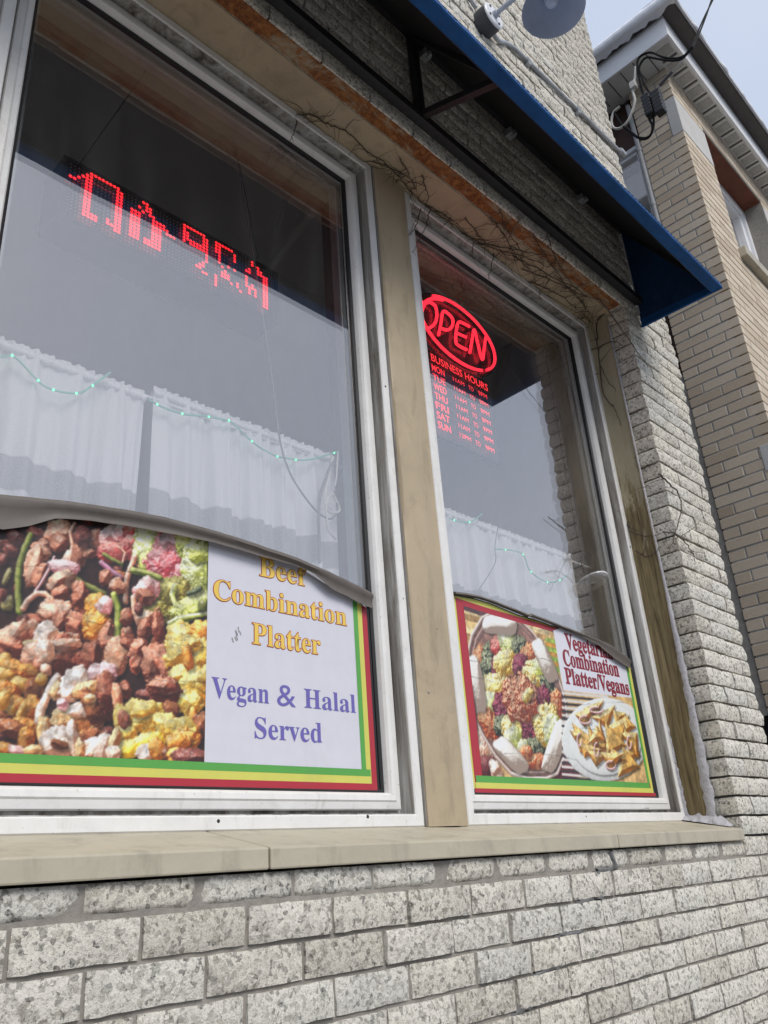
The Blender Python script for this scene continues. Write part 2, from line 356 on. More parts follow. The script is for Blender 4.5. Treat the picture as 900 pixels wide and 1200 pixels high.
def wood_jamb():
    t = NT('weathered_wood'); z = t.sep(t.tc.outputs['Object'])[2]
    v = t.vec((60, 60, 4))
    gr = t.noise(1.0, 8, .65, v, .8)
    wood = t.ramp(gr, [(.28, (.025,.018,.010)), (.40, (.13,.095,.045)), (.58, (.24,.185,.09)), (.8, (.34,.275,.15))])
    pk = t.noise(2.2, 9, .75, t.vec((14,14,2.2)), .8)
    paint = t.ramp(t.noise(8, 4), [(.3, (.38,.335,.225)), (.7, (.46,.405,.285))])
    zz = t.math('MULTIPLY', t.math('SUBTRACT', z, 2.85), .5)
    f = t.math('ADD', pk, t.math('MINIMUM', t.math('MAXIMUM', zz, -.12), .28))
    c = t.mix(t.ramp(f, [(.50, 0), (.60, .9)]), wood, paint)
    t.base(c); t.set(Roughness=.8); t.bump(t.math('ADD', gr, t.math('MULTIPLY', f, .5)), .7, .006); return t.m
M['wood_jamb'] = wood_jamb()
def caulk():
    t = NT('caulk'); n = t.noise(60, 9, .75)
    c = t.ramp(n, [(.28, (.16,.15,.15)), (.42, (.50,.49,.515)), (.75, (.66,.645,.69))])
    t.base(c); t.set(Roughness=.7); t.bump(n, 1.0, .01); return t.m
M['caulk'] = caulk()

def glass(name, f0, tint=(1,1,1)):
    """coated pane: mirror-like share by viewing angle (Schlick), the rest passes straight through"""
    t = NT(name); t.t.nodes.remove(t.p)
    lw = t.n('ShaderNodeLayerWeight'); lw.inputs['Blend'].default_value = .5
    p5 = t.math('POWER', lw.outputs['Facing'], 5.0)
    fac = t.math('ADD', t.math('MULTIPLY', p5, 1-f0), f0)
    tr = t.n('ShaderNodeBsdfTransparent'); tr.inputs[0].default_value = (*tint, 1)
    gl = t.n('ShaderNodeBsdfGlossy'); gl.inputs['Roughness'].default_value = 0.0; gl.inputs[0].default_value = (1,.975,.965,1)
    mx = t.n('ShaderNodeMixShader'); t.l(fac, mx.inputs[0]); t.l(tr.outputs[0], mx.inputs[1]); t.l(gl.outputs[0], mx.inputs[2])
    bmp = t.n('ShaderNodeBump'); bmp.inputs['Strength'].default_value = .03; bmp.inputs['Distance'].default_value = .01
    t.l(t.noise(1.2, 2, .4), bmp.inputs['Height']); t.l(bmp.outputs[0], gl.inputs['Normal'])
    # thin film of dust, heavier in streaks
    df = t.n('ShaderNodeBsdfDiffuse'); df.inputs[0].default_value = (.5,.5,.5,1)
    dm = t.ramp(t.noise(5, 9, .7, t.vec((3,1,.5))), [(.45, .006), (.8, .05)])
    m2 = t.n('ShaderNodeMixShader'); t.l(dm, m2.inputs[0]); t.l(mx.outputs[0], m2.inputs[1]); t.l(df.outputs[0], m2.inputs[2])
    t.l(m2.outputs[0], t.out.inputs['Surface']); return t.m
M['glass'] = glass("window_glass", .235)
M['glass_far'] = glass('far_window_glass', .12)

M['awning_blue'] = simple('awning_blue', (.008,.085,.29), .6, .2, 25, .2, spec=.25, dirt=(.006,.045,.13), dscale=7)
M['awning_navy'] = simple('awning_navy', (.010,.040,.115), .6, .25, 12, .2, dirt=(.004,.008,.02), dscale=9, dlo=.5, dhi=.62)
def awning_cloth(name, col, dirt):
    t = NT(name)
    c = t.ramp(t.noise(12, 6), [(.3, tuple(x*.8 for x in col)), (.7, tuple(x*1.15 for x in col))])
    c = t.mix(t.ramp(t.noise(4, 9, .72, t.vec((.6,1,1)), .6), [(.46, 0), (.72, .8)]), c, dirt)
    c = t.mix(t.ramp(t.noise(45, 6, .7), [(.60, 0), (.72, .5)]), c, tuple(min(1, x*.5+.05) for x in col))
    t.base(c); t.set(Roughness=.65); t.p.inputs['Specular IOR Level'].default_value = .25
    ck = t.n('ShaderNodeTexChecker'); ck.inputs['Scale'].default_value = 900; t.l(t.vec(), ck.inputs['Vector'])
    t.bump(ck.outputs['Fac'], .25, .001, t.bump(t.noise(16, 4), .35, .012)); return t.m
M['awning_blue'] = awning_cloth('awning_blue', (.010,.088,.28), (.008,.045,.13))
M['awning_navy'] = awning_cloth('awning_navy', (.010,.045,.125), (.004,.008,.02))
M['awning_black'] = simple('awning_black', (.012,.012,.013), .8, .3, 20, .2)
M['black_steel'] = simple('black_steel', (.018,.018,.02), .5, .3, 60, .3, dirt=(.05,.045,.04), dscale=30, dlo=.6, dhi=.8)
M['edge_cord'] = simple('edge_cord', (.6,.6,.6), .6)
M['galv'] = simple('galvanised_steel', (.42,.43,.44), .45, .15, 35, .05, metal=.3, dirt=(.24,.24,.24), dscale=12)
M['lamp_paint'] = simple('lamp_paint', (.52,.55,.60), .45, .06, 20)
M['white_plate'] = simple('white_plate', (.72,.73,.76), .4, .05, 20, dirt=(.5,.5,.5), dscale=30)
M['dark_metal'] = simple('dark_metal', (.06,.06,.065), .6)
M['black_plastic'] = simple('black_plastic', (.012,.012,.014), .45, .2, 30, .1)
M['white_cable'] = simple('white_cable', (.62,.60,.54), .5)
M['black_cable'] = simple('black_cable', (.010,.010,.011), .7, spec=.15)
M['wire_grey'] = simple('wire_grey', (.10,.10,.11), .5)
M['twig'] = simple('twig', (.085,.066,.05), .9, .4, 80, .3)
M['twig_light'] = simple('twig_light', (.20,.17,.13), .9, .3, 80, .3)
M['room'] = simple('room_paint', (.52,.54,.53), .8, .1, 3)
M['room_ceiling'] = simple('room_ceiling', (.62,.62,.61), .9, .06, 4)
M['inner_head'] = simple('inner_head', (.20,.175,.14), .8, .15, 8, dirt=(.16,.10,.05), dscale=4)
M['inner_trim'] = simple('inner_trim', (.10,.095,.085), .7)
M['spacer'] = simple('spacer', (.25,.27,.27), .4)

def curtain_mat():
    t = NT('curtain_cloth'); tc = t.tc.outputs['UV']
    u, v, _ = t.sep(tc)
    wv = t.n('ShaderNodeTexWave', wave_type='BANDS', bands_direction='Y'); wv.inputs['Scale'].default_value = 90; wv.inputs['Distortion'].default_value = 1.2
    t.l(tc, wv.inputs['Vector'])
    mp = t.n('ShaderNodeMapping'); mp.inputs['Scale'].default_value = (260, 330, 1); t.l(tc, mp.inputs[0])
    ck = t.n('ShaderNodeTexNoise'); ck.inputs['Scale'].default_value = 1; ck.inputs['Detail'].default_value = 2; t.l(mp.outputs[0], ck.inputs['Vector'])
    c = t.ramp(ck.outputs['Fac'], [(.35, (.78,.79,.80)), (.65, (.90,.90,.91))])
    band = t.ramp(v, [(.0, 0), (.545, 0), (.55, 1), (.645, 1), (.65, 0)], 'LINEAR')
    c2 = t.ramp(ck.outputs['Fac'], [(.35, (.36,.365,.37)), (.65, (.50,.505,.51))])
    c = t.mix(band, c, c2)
    df = t.p; t.base(c); t.set(Roughness=.9); t.p.inputs['Specular IOR Level'].default_value = .1
    t.bump(ck.outputs['Fac'], .3, .002)
    tl = t.n('ShaderNodeBsdfTranslucent'); t.l(c, tl.inputs[0])
    mx = t.n('ShaderNodeMixShader'); mx.inputs[0].default_value = .2
    t.l(df.outputs[0], mx.inputs[1]); t.l(tl.outputs[0], mx.inputs[2]); t.l(mx.outputs[0], t.out.inputs['Surface'])
    return t.m
M['curtain'] = curtain_mat()
M['rod'] = simple('rod_white', (.7,.7,.7), .4)
M['led_body'] = simple('led_body', (.012,.014,.018), .6, spec=.2)
M['led_dim'] = simple('led_dim', (.30,.27,.28), .4)
M['led_lit'] = emit('led_lit', (1, .012, .02), 1.5)
M['led_core'] = emit('led_core', (1, .30, .28), 4)
M['neon'] = emit('neon_red', (1, .022, .045), 1.9)
M['hours'] = emit('hours_red', (1, .03, .04), 1.45)
M['sign_board'] = simple('sign_board', (.02,.014,.018), .25)
M['fairy_wire'] = simple('fairy_wire', (.12,.55,.40), .4)
M['fairy_led'] = emit('fairy_led', (.08, 1, .42), 1.6)
M['vinyl_back'] = simple('vinyl_back', (.125,.108,.095), .6, .12, 14, .1, dirt=(.075,.062,.052), dscale=7)
def ink(name, c, wear=True): return simple(name, c, .42, .03, 20, dirt=tuple(x*.75+.03 for x in c) if wear else None, dscale=5, dlo=.6, dhi=.95)
M['paper'] = ink('print_white', (.64,.64,.70)); M['ink_green'] = ink('print_green', (.10,.36,.07)); M['ink_yellow'] = ink('print_yellow', (.62,.60,.12))
M['ink_red'] = ink('print_red', (.42,.028,.045)); M['ink_black'] = ink('print_black', (.012,.012,.014)); M['ink_gold'] = ink('print_gold', (.80,.56,.10))
M['ink_outline'] = ink('print_outline', (.45,.06,.03)); M['ink_violet'] = ink('print_violet', (.15,.125,.42)); M['ink_maroon'] = ink('print_maroon', (.25,.02,.035))
def photo_mat():
    t = NT('photo_print'); a = t.n('ShaderNodeAttribute'); a.attribute_name = 'print'
    cr = t.noise(3.5, 3)
    t.base(a.outputs['Color']); t.set(Roughness=.4); return t.m
M['photo'] = photo_mat()

def tan_brick():
    t = NT('tan_brick'); v = t.vec((1,1,1), rand=1)
    oi = t.n('ShaderNodeObjectInfo')
    c = t.ramp(oi.outputs['Random'], [(0, (.50,.405,.30)), (.2, (.62,.515,.39)), (.6, (.66,.56,.435)), (.85, (.70,.60,.47)), (1, (.56,.445,.325))])
    c = t.mix(t.ramp(t.noise(90, 6, .7, v), [(.4, 0), (.8, .35)]), c, (.27,.22,.16))
    t.base(c); t.set(Roughness=.85); t.bump(t.noise(200, 6, .7, v), .3, .003); return t.m
M['tan_brick'] = tan_brick()
M['mortar_pale'] = mortar('mortar_pale', (.46,.45,.44)); M['mortar_brown'] = mortar('mortar_brown', (.36,.335,.30))
M['concrete'] = mortar('concrete', (.40,.38,.35)); M['stone'] = simple('cut_stone', (.55,.54,.52), .8, .08, 12, .1)
M['brown_panel'] = simple('brown_panel', (.06,.028,.02), .7, .25, 10); M['rust_panel'] = simple('rust_panel', (.17,.055,.03), .8, .2, 9, dirt=(.10,.03,.02), dscale=4)
M['white_trim'] = simple('white_trim', (.82,.83,.85), .5, .04, 10); M['soffit'] = simple('soffit_white', (.70,.70,.68), .6, .05, 20)
M['soffit_hole'] = simple('soffit_vent', (.46,.455,.43), .7, .4, 160); M['soffit_gap'] = simple('soffit_gap', (.13,.125,.12), .8); M['gutter'] = simple('gutter_brown', (.055,.045,.042), .5, .2, 14)
M['snow'] = simple('snow', (.80,.81,.84), .8, .03, 30, .3); M['grey_pipe'] = simple('grey_pipe', (.34,.35,.36), .5)
M['pavement'] = mortar('pavement_concrete', (.32,.31,.30)); M['asphalt'] = mortar('asphalt', (.06,.06,.06)); M['white_paint'] = simple('road_paint', (.7,.7,.68), .7)

# ================================================================== the ground
g = MB(); g.box(-60, 60, -4.2, 0.02, -1.62, -1.5); tag(g.build('pavement', M['pavement']), kind='structure')
g = MB(); g.box(-60, 60, -4.35, -4.2, -1.72, -1.504); tag(g.build('kerb', M['stone'], bevel=.01), kind='structure')
g = MB(); g.box(-400, 400, -400, 400, -1.9, -1.64); tag(g.build('ground', M['asphalt']), kind='structure')
g = MB(); g.box(-60, 60, -13, -4.35, -1.639, -1.632); tag(g.build('road', M['asphalt']), kind='structure')
for i in range(10):
    g = MB(); g.box(-20+i*4, -18+i*4, -8.7, -8.58, -1.632, -1.628); tag(g.build('lane_marking', M['white_paint']), kind='structure')

# ================================================================== the shop building
XC, XE = 3.13, 3.62            # window-side corner and far end of the right pier
PITCH, BH = .068, .0600
shop = thing('shop_building', 'grey split-faced brick shop with two tall white framed windows under a blue awning', 'building', (1.7, .3, -1.5))
wall = MB()
F = .014                       # mortar lies this far behind the brick faces
wall.cur = 1; wall.box(-3, -1.25, F, .30, .0151, 5.24); wall.cur = 0; wall.box(-3, -1.25, .0045, .30, -1.5, .015)   # left of the windows
wall.box(-1.25, XE-.128, .0045, .30, -1.5, .015)           # below the sill
wall.cur = 1; wall.box(XC+.012, XE-.128, F, .30, .0151, 5.24)       # right pier
wall.box(-1.25, XC+.012, F, .30, 2.362, 5.24)           # above the lintel
wall.box(XE-.3, XE-.128, .3001, 9, -1.5, 5.24)
wall.box(-3, -2.7, .30, 9, -1.5, 5.24)
fw = wall.build('front_wall', [M['mortar'], M['mortar_dark']], shop)
roof = MB(); roof.box(-3, XE-.13, .02, 9, 5.242, 5.34); roof.build('roof', M['concrete'], shop)

def brick_mesh(L, h, left=0.0, right=0.0, depth=.09, seed=0, nx=9, nzz=5, rough=1.0):
    """rock-faced brick: x 0..L, face towards -y, left/right = depth of a dressed return"""
    path = []
    nl = 4
    if left:
        for i in range(nl): path.append((0, left*(1-i/nl), -1, 0, .5))
    else: path.append((0, .03, -.7, -.3, 0))
    for i in range(nx+1):
        x = L*i/nx; nxx = 0; e = 1.0
        if i == 0: nxx = -.6 if left else 0; e = .75 if left else (.2 if rough < .7 else .9)
        if i == nx: nxx = .6 if right else 0; e = .75 if right else (.2 if rough < .7 else .9)
        path.append((x, 0, nxx, -1, e))
    if right:
        for i in range(1, nl+1): path.append((L, right*i/nl, 1, 0, .5))
    else: path.append((L, .03, .7, -.3, 0))
    vs = []; NP = len(path); rs = random.Random(seed)
    o = Vector((rs.uniform(0,99), rs.uniform(0,99), rs.uniform(0,99)))
    for k in range(nzz+1):
        v = k/nzz; fz = 1 - abs(2*v-1)**(3 if rough < .7 else 5)
        for (x, y, a, b, e) in path:
            p = Vector((x, y, v*h))
            n1 = mnoise.fractal(p*16+o, 1.0, 2.0, 3); n2 = mnoise.noise(p*55+o*1.7)
            dd = e*((.004 + .007*fz)*rough if rough < .7 else (.0065 + .0045*fz)) + (n1*.0085 + n2*.0055)*(rough if rough < .7 else .62)*(.45+.55*fz)*(1 if e else .2)
            dd = max(dd, -.004)
            zz = v*h
            if k in (0, nzz): zz += mnoise.noise(p*30+o*2.3)*.0028
            vs.append((x + a*dd, y + b*dd, zz))
    b0 = len(vs)
    yb = depth
    fs = []
    for k in range(nzz):
        for i in range(NP-1):
            fs.append((k*NP+i, k*NP+i+1, (k+1)*NP+i+1, (k+1)*NP+i))
    vs += [(0, yb, 0), (L, yb, 0), (0, yb, h), (L, yb, h)]
    fs.append(tuple([nzz*NP+i for i in range(NP)] + [b0+3, b0+2]))
    fs.append(tuple([i for i in reversed(range(NP))] + [b0, b0+1]))
    fs.append((b0, b0+2) + tuple(k*NP for k in reversed(range(nzz+1))))
    fs.append((b0+1,) + tuple(k*NP+NP-1 for k in range(nzz+1)) + (b0+3,))
    return vs, fs

VAR = {}
def variant(L, left, right, k, flat=False):
    key = (L, left, right, k, flat)
    if key not in VAR:
        vs, fs = brick_mesh(L, BH, left, right, seed=int(L*1000) + k*31 + int(left*500) + int(right*900), nx=max(3, int(L/.02)), rough=.5 if flat else 1.0)
        me = bpy.data.meshes.new('brick'); me.from_pydata(vs, [], fs); me.materials.append(M['granite'])
        bm = bmesh.new(); bm.from_mesh(me); bmesh.ops.recalc_face_normals(bm, faces=bm.faces); bm.to_mesh(me); bm.free()
        for p in me.polygons: p.use_smooth = len(p.vertices) == 4
        me.set_sharp_from_angle(angle=R_(38))
        VAR[key] = (me, vs, fs)
    return VAR[key]
STD = [.062, .099, .150, .199]
specs = []                     # (x0, z0, length, left return, right return)
def row(x0, x1, z, left, right, first=None, jit=.006):
    x = x0; first = first or .199; n = 0
    while x < x1 - .03:
        L = (first if n == 0 else .199) + random.uniform(-jit, jit)
        if x + L > x1 - .055: L = x1 - x
        if L > .26: L = L/2 - .004
        end = abs(x + L - x1) < .004
        specs.append((x, z, L, left if n == 0 else 0, right if end else 0)); x += L + .008; n += 1
def xe(z): return interp(z, [(-1,3.557),(.5,3.561),(1.2,3.568),(1.6,3.588),(2.1,3.618),(2.65,3.594),(3.1,3.505),(5,3.513)])
k0 = int((1.5+.034)/PITCH)
for k in range(-k0, 72):
    zb = .034 + .004 + k*PITCH             # bottom of this course; joints are centred on .034 + k*PITCH
    jx = .006
    odd = k % 2
    if zb + BH < .02:                      # whole courses below the sill
        ph = .146 + (.1035 if odd else 0) - .207*16
        row(ph + random.uniform(-.01,.01), xe(zb), zb, 0, .10 if odd else .2, first=.199)
    elif zb < .03:
        row(-3, -1.25, zb, 0, 0, first=.199); row(XC, xe(zb), zb, .11, .1)
    elif zb + BH < 2.362:
        row(-3, -1.25, zb, 0, .2, first=.1 if odd else .199)
        row(XC + random.uniform(.0,.007), xe(zb) + random.uniform(-.008,.006), zb, .11, .12, first=.135 if odd else .225, jit=.02)
    elif zb < 4.9:
        ph = .05 + (.1035 if odd else 0) - .207*15
        row(ph, xe(zb) + random.uniform(-.008,.006), zb, 0, .12, first=.199, jit=.008)
# the short course cut under the sill
x = .146 + .1035 - .207*8
short = []
while x < XE - .02:
    short.append((x, min(.199, XE - x))); x += .207

Rm = [Vector(v) for v in CAM_AXES]
def screen(p):
    d = Vector(p) - Vector((0, -1.3, 0)); x = d.dot(Rm[0]); y = d.dot(Rm[1]); z = -d.dot(Rm[2])
    if z < .05: return None
    f = 963.06*768/900
    return 384 + f*x/z, 512 - f*y/z
def area(x, z, L, h):
    pts = [screen(q) for q in ((x,0,z),(x+L,0,z),(x+L,0,z+h),(x,0,z+h))]
    if any(p is None for p in pts): return 0
    if all(p[0] < -5 or p[0] > 773 or p[1] < -5 or p[1] > 1029 for p in pts): return 0
    a = 0
    for i in range(4): j = (i+1) % 4; a += pts[i][0]*pts[j][1] - pts[j][0]*pts[i][1]
    return abs(a)/2
ranked = []
for sp in specs:
    x, z, L, l, r = sp; a = area(x, z, L, BH)
    # what the awning cover hides
    if z > 2.8 and x < 3.25 and a:
        cx, cz = x+L/2, z+BH/2
        t = (-.40+1.3)/1.3
        if cz*t < 2.29: a = 0
    ranked.append((a, sp))
ranked.sort(key=lambda q: -q[0])
single, rest = ranked[:292], ranked[292:]
print('bricks', len(ranked), 'cut at area', single[-1][0])
stuff = MB()
def nearest(L): return min(STD, key=lambda s: abs(s-L))
bi = 0
fo = ORG[fw.name]
for a, (x, z, L, l, r) in single:
    n = nearest(L); me, _, _ = variant(n, l, r, random.randrange(8 if not (l or r) else 4), z < 0)
    o = bpy.data.objects.new('brick', me); COL.objects.link(o); o.parent = fw
    o.location = (x - fo.x, random.uniform(-.003, .003)*(1 if z < 0 else 1.3) - fo.y, z + H - fo.z); o.scale = (L/n, 1, 1)
for a, (x, z, L, l, r) in rest:
    if a > 0:
        n = nearest(L); _, vs, fs = variant(n, l, r, random.randrange(4), z < 0)
        stuff.add([(x + p[0]*L/n, p[1], z + p[2]) for p in vs], fs)
    else:
        stuff.box(x, x+L, -.006, .05, z, z+BH)
so = stuff.build('brickwork', M['granite'], fw, recalc=True); so['kind'] = 'stuff'
for x, L in short:
    if x + L < -1.25 or x > XC: continue
    vs, fs = brick_mesh(L, .044, seed=int(x*1000), nx=8, rough=.5)
    b = MB(); b.add([(x+p[0], p[1]+.006, -.029+p[2]) for p in vs], fs)
    o = b.build('brick', M['granite'], fw); 
    for p in o.data.polygons: p.use_smooth = len(p.vertices) == 4
# stepped crack repaired with darker mortar, running down from the sill
crack = [(2.215,.012),(2.235,-.034),(2.13,-.036),(2.125,-.10),(2.02,-.102),(2.01,-.168),(1.90,-.17),(1.885,-.236),(1.79,-.24),(1.78,-.30),(1.70,-.305),(1.69,-.37)]
pm = MB()
for i in range(len(crack)-1):
    (x0,z0),(x1,z1) = crack[i], crack[i+1]; n = 9; top = []; bot = []
    dx, dz = x1-x0, z1-z0; ln = math.hypot(dx, dz); nx_, nz_ = -dz/ln, dx/ln
    ring = []
    for j in range(n+1):
        t = j/n; cx, cz = x0+dx*t, z0+dz*t
        wv = .011 + .012*mnoise.noise(Vector((cx*55, cz*55, 1))) + (.005 if abs(dz) > abs(dx) else -.004)
        ring.append([(cx+nx_*wv*s_, -.0005 - (.0035 if abs(s_) < .5 else 0) + .006*mnoise.noise(Vector((cx*45, s_, cz*45))) + (.008 if abs(s_) == 1 else 0), cz+nz_*wv*s_) for s_ in (-1, -.4, .4, 1)])
    vs = [p for r_ in ring for p in r_]; fs = []
    for j in range(n):
        for q in range(3): fs.append((j*4+q, j*4+q+1, (j+1)*4+q+1, (j+1)*4+q))
    pm.add(vs, fs)
pm.build('mortar_patch', mortar('patch_mortar', (.21,.208,.205)), fw, smooth=True)

# ---- sill
sill = MB(); sill.box(-1.24, XC-.016, .0, .20, .022, .05)
sl = sill.build('window_sill', M['mortar_dark'], shop)
def slab(x0, x1, lab=None):
    s_ = MB(); y0, y1 = -.014, .215
    prof = [(y0, .0185), (y0, .0565), (y1, .105), (y1, .051), (.02, .051), (.02, .0185)]
    prof = [(y0,.0185),(y0,.0565),(y1,.105),(y1,.06)]
    vs = [(x0,y,z) for y,z in prof] + [(x1,y,z) for y,z in prof]
    s_.add(vs, [(0,1,2,3),(7,6,5,4),(0,4,5,1),(1,5,6,2),(2,6,7,3),(3,7,4,0)])
    return s_.build('sill_slab', M['tan_sill'], sl, bevel=.0035, seg=2)
slab(-1.24, .016); slab(.02, 1.005); slab(1.009, 2.245); slab(2.248, XC-.012)

# ---- lintel, soffit, post, jamb
l_ = MB(); l_.box(-1.4, XC-.02, .002, .058, 2.3475, 2.3575); l_.build('steel_lintel', M['rust'], shop, bevel=.002)
l_ = MB(); l_.box(-1.25, XC+.01, .060, .30, 2.343, 2.36); l_.build('soffit_board', M['tan'], shop, bevel=.002)
def post(x0, x1):
    s_ = MB(); s_.box(x0-.0025, x0-.0005, .180, .28, .10, 2.341); s_.build('post_flange', M['grime_frame'], shop)
    p = MB(); n = 40; vs = []; cols = [x0, x0+.004, x0+.03, x0+.06, x0+.10, x0+.13, x1-.004, x1]
    for i in range(n+1):
        z = .098 + (2.343-.098)*i/n
        for j, x in enumerate(cols):
            y = .172 if 0 < j < 7 else .176
            y += (0,0,.0,-.0045,-.0055,.0015,.001,0)[j]*(1+.5*mnoise.noise(Vector((j*3.1, 2, z*1.4))))
            if 0 < j < 7:
                y += .004*mnoise.noise(Vector((x*16, 3, z*5))) + (.005*math.exp(-((z-2.0)/.05)**2) if j in (3,4) else 0) + .006*max(0, mnoise.noise(Vector((x*9+4, 8, z*2.3))))
            vs.append((x, y, z))
    nc = len(cols); fs = []
    for i in range(n):
        for j in range(nc-1): fs.append((i*nc+j, i*nc+j+1, (i+1)*nc+j+1, (i+1)*nc+j))
    b = len(vs)
    for i in range(n+1):
        z = .098 + (2.343-.098)*i/n; vs += [(x0, .30, z), (x1, .30, z)]
    for i in range(n):
        fs.append((b+2*i, i*nc, (i+1)*nc, b+2*i+2)); fs.append((i*nc+nc-1, b+2*i+1, b+2*i+3, (i+1)*nc+nc-1))
    p.add(vs, fs); o = p.build('mullion_post', M['tan'], shop, smooth=True, ang=35)
post(1.661, 1.818); post(.212, .372); post(-1.25, -1.09)
j_ = MB(); n = 60
for i in range(n):          # weathered board with a slightly eaten face
    pass
vs = []; ys = [.084, .088, .11, .13, .15, .17, .19, .30]
for i in range(n+1):
    z = .10 + (2.343-.10)*i/n
    for j, y in enumerate(ys):
        x = XC - .019 + .0025*mnoise.noise(Vector((0, y*90, z*6))) + (.003 if j == 0 else 0)
        vs.append((x, y, z))
fs = [(i*8+j, i*8+j+1, (i+1)*8+j+1, (i+1)*8+j) for i in range(n) for j in range(7)]
b = len(vs); vs += [(XC+.02, .084, .10+(2.343-.10)*i/n) for i in range(n+1)]
fs += [(i*8, (i+1)*8, b+i+1, b+i) for i in range(n)]
j_.add(vs, fs); j_.build('jamb_board', M['wood_jamb'], shop, smooth=True, ang=40)

def caulk_strip():
    c = MB(); n = 150; vs = []
    for i in range(n+1):
        t = i/n; z = .088 + t*2.2
        wd = interp(z, [(.08,.042),(.3,.036),(.7,.026),(.95,.013),(1.2,.007),(2.3,.006)])
        cy = interp(z, [(.08,.086),(.5,.076),(1.0,.076),(2.3,.078)])
        for q, s_ in enumerate((-1, -.6, 0, .6, 1)):
            nn = mnoise.fractal(Vector((s_*1.3, 5, z*38)), 1, 2, 4)*interp(z, [(0,1),(.7,.9),(1.0,.3),(2.3,.2)])
            y = cy + wd*s_*.5*(1 + .5*nn)
            x = XC - .020 - (.004 if abs(s_) < .7 else -.003)*(1+.6*nn) - (.003 if z < .9 else 0)
            vs.append((x, y, z))
    fs = [(i*5+j, i*5+j+1, (i+1)*5+j+1, (i+1)*5+j) for i in range(n) for j in range(4)]
    c.add(vs, fs)
    # smear along the foot of the jamb and the frame
    m_ = 40; vs = []
    for i in range(m_+1):
        t = i/m_; y = .215 - t*.20
        hh = interp(t, [(0,.012),(.35,.022),(.7,.035),(.9,.02),(1,.004)])
        for q, s_ in enumerate((0, .35, .7, 1)):
            nn = mnoise.fractal(Vector((t*9, s_*3, 2)), 1, 2, 4)
            x = XC - .020 - .045*(1-s_)*(1+.4*nn)*(1 - .4*t)
            z = .0585 + (y+.01)*.215 + .003 + hh*s_*(1+.5*nn)
            vs.append((x, y, z))
    fs = [(i*4+j, i*4+j+1, (i+1)*4+j+1, (i+1)*4+j) for i in range(m_) for j in range(3)]
    c.add(vs, fs)
    # old sealant up the frame side
    n = 60; vs = []
    for i in range(n+1):
        z = .095 + i/n*.36
        for s_ in (-1, 0, 1):
            nn = mnoise.fractal(Vector((s_, 9, z*45)), 1, 2, 3)
            vs.append((XC-.022-(.006 if s_ == 0 else 0)*(1+nn), .185+.012*s_*(1+.7*nn)*(1-i/n*.7), z))
    fs = [(i*3+j, i*3+j+1, (i+1)*3+j+1, (i+1)*3+j) for i in range(n) for j in range(2)]
    c.add(vs, fs)
    return c.build('caulk_seam', M['caulk'], shop, smooth=True, ang=80)
caulk_strip()

# ---- windows: mitred ring sections
def ring(mb, side, x0, x1, z0, z1, prof):
    """one mitred member (side 0 bottom, 1 right, 2 top, 3 left) of a rectangular frame; prof = [(inset, y)]"""
    vs = []
    for ins, y in prof:
        c = [(x0+ins, z0+ins), (x1-ins, z0+ins), (x1-ins, z1-ins), (x0+ins, z1-ins)]
        a, b = c[side], c[(side+1) % 4]
        vs += [(a[0], y, a[1]), (b[0], y, b[1])]
    n = len(prof); fs = []
    for i in range(n-1): fs.append((2*i, 2*i+1, 2*i+3, 2*i+2))
    fs.append((2*(n-1), 2*(n-1)+1, 1, 0))
    fs.append(tuple(2*i for i in range(n))); fs.append(tuple(2*i+1 for i in reversed(range(n))))
    mb.add(vs, fs)
OUT = [(0,.27),(0,.188),(.003,.185),(.027,.185),(.030,.188),(.030,.27)]
GRV = [(.0302,.27),(.0302,.1905),(.0325,.193),(.0345,.236),(.043,.236),(.043,.27)]
SASH = [(.0432,.275),(.0432,.224),(.046,.221),(.062,.219),(.066,.216),(.078,.217),(.083,.224),(.086,.2365),(.086,.275)]
GSK = [(.0862,.262),(.0862,.2375),(.089,.2355),(.095,.2405),(.095,.262)]
def window(x0, x1, z0, z1, label):
    f = MB()
    for s_ in range(4): ring(f, s_, x0, x1, z0, z1, OUT)
    wo = f.build('window', M['white_frame'], shop); wo['label'] = label
    f = MB()
    for s_ in range(4): ring(f, s_, x0, x1, z0, z1, GRV)
    f.build('frame_groove', M['grime_frame'], wo)
    for s_ in range(4):
        f = MB(); ring(f, s_, x0, x1, z0, z1, SASH); f.build('sash_rail' if s_ in (0, 2) else 'sash_stile', M['white_frame'], wo)
    f = MB()
    for s_ in range(4): ring(f, s_, x0, x1, z0, z1, GSK)
    f.build('gasket', M['gasket'], wo)
    f = MB(); i = .088; f.box(x0+i, x1-i, .2455, .2595, z0+i, z1-i); f.build('glass_pane', M['glass'], wo)
    f = MB()
    for s_ in range(4): ring(f, s_, x0, x1, z0, z1, [(.084,.2625),(.084,.30),(.112,.30),(.112,.275),(.108,.2625)])
    f.build('glazing_bead', M['spacer'], wo)
    return wo
window(.384, 1.657, .099, 2.341, 'left tall window with the beef poster')
window(1.832, XC-.014, .099, 2.341, 'right tall window with the open sign')
window(-1.075, .198, .099, 2.341, 'third tall window added out of view at the far left to light the room')  # unseen window, added to let more daylight into the room
k_ = MB(); k_.box(1.819, 1.831, .20, .28, .10, 2.341); k_.build('frame_filler', M['mortar_dark'], shop)
k_ = MB(); k_.box(.373, .383, .19, .28, .10, 2.341); k_.build('frame_filler', M['grime_frame'], shop)
k_ = MB(); k_.box(2.86, 2.868, .195, .2165, .1415, .1475); k_.build('sash_clip', M['rod'], shop)

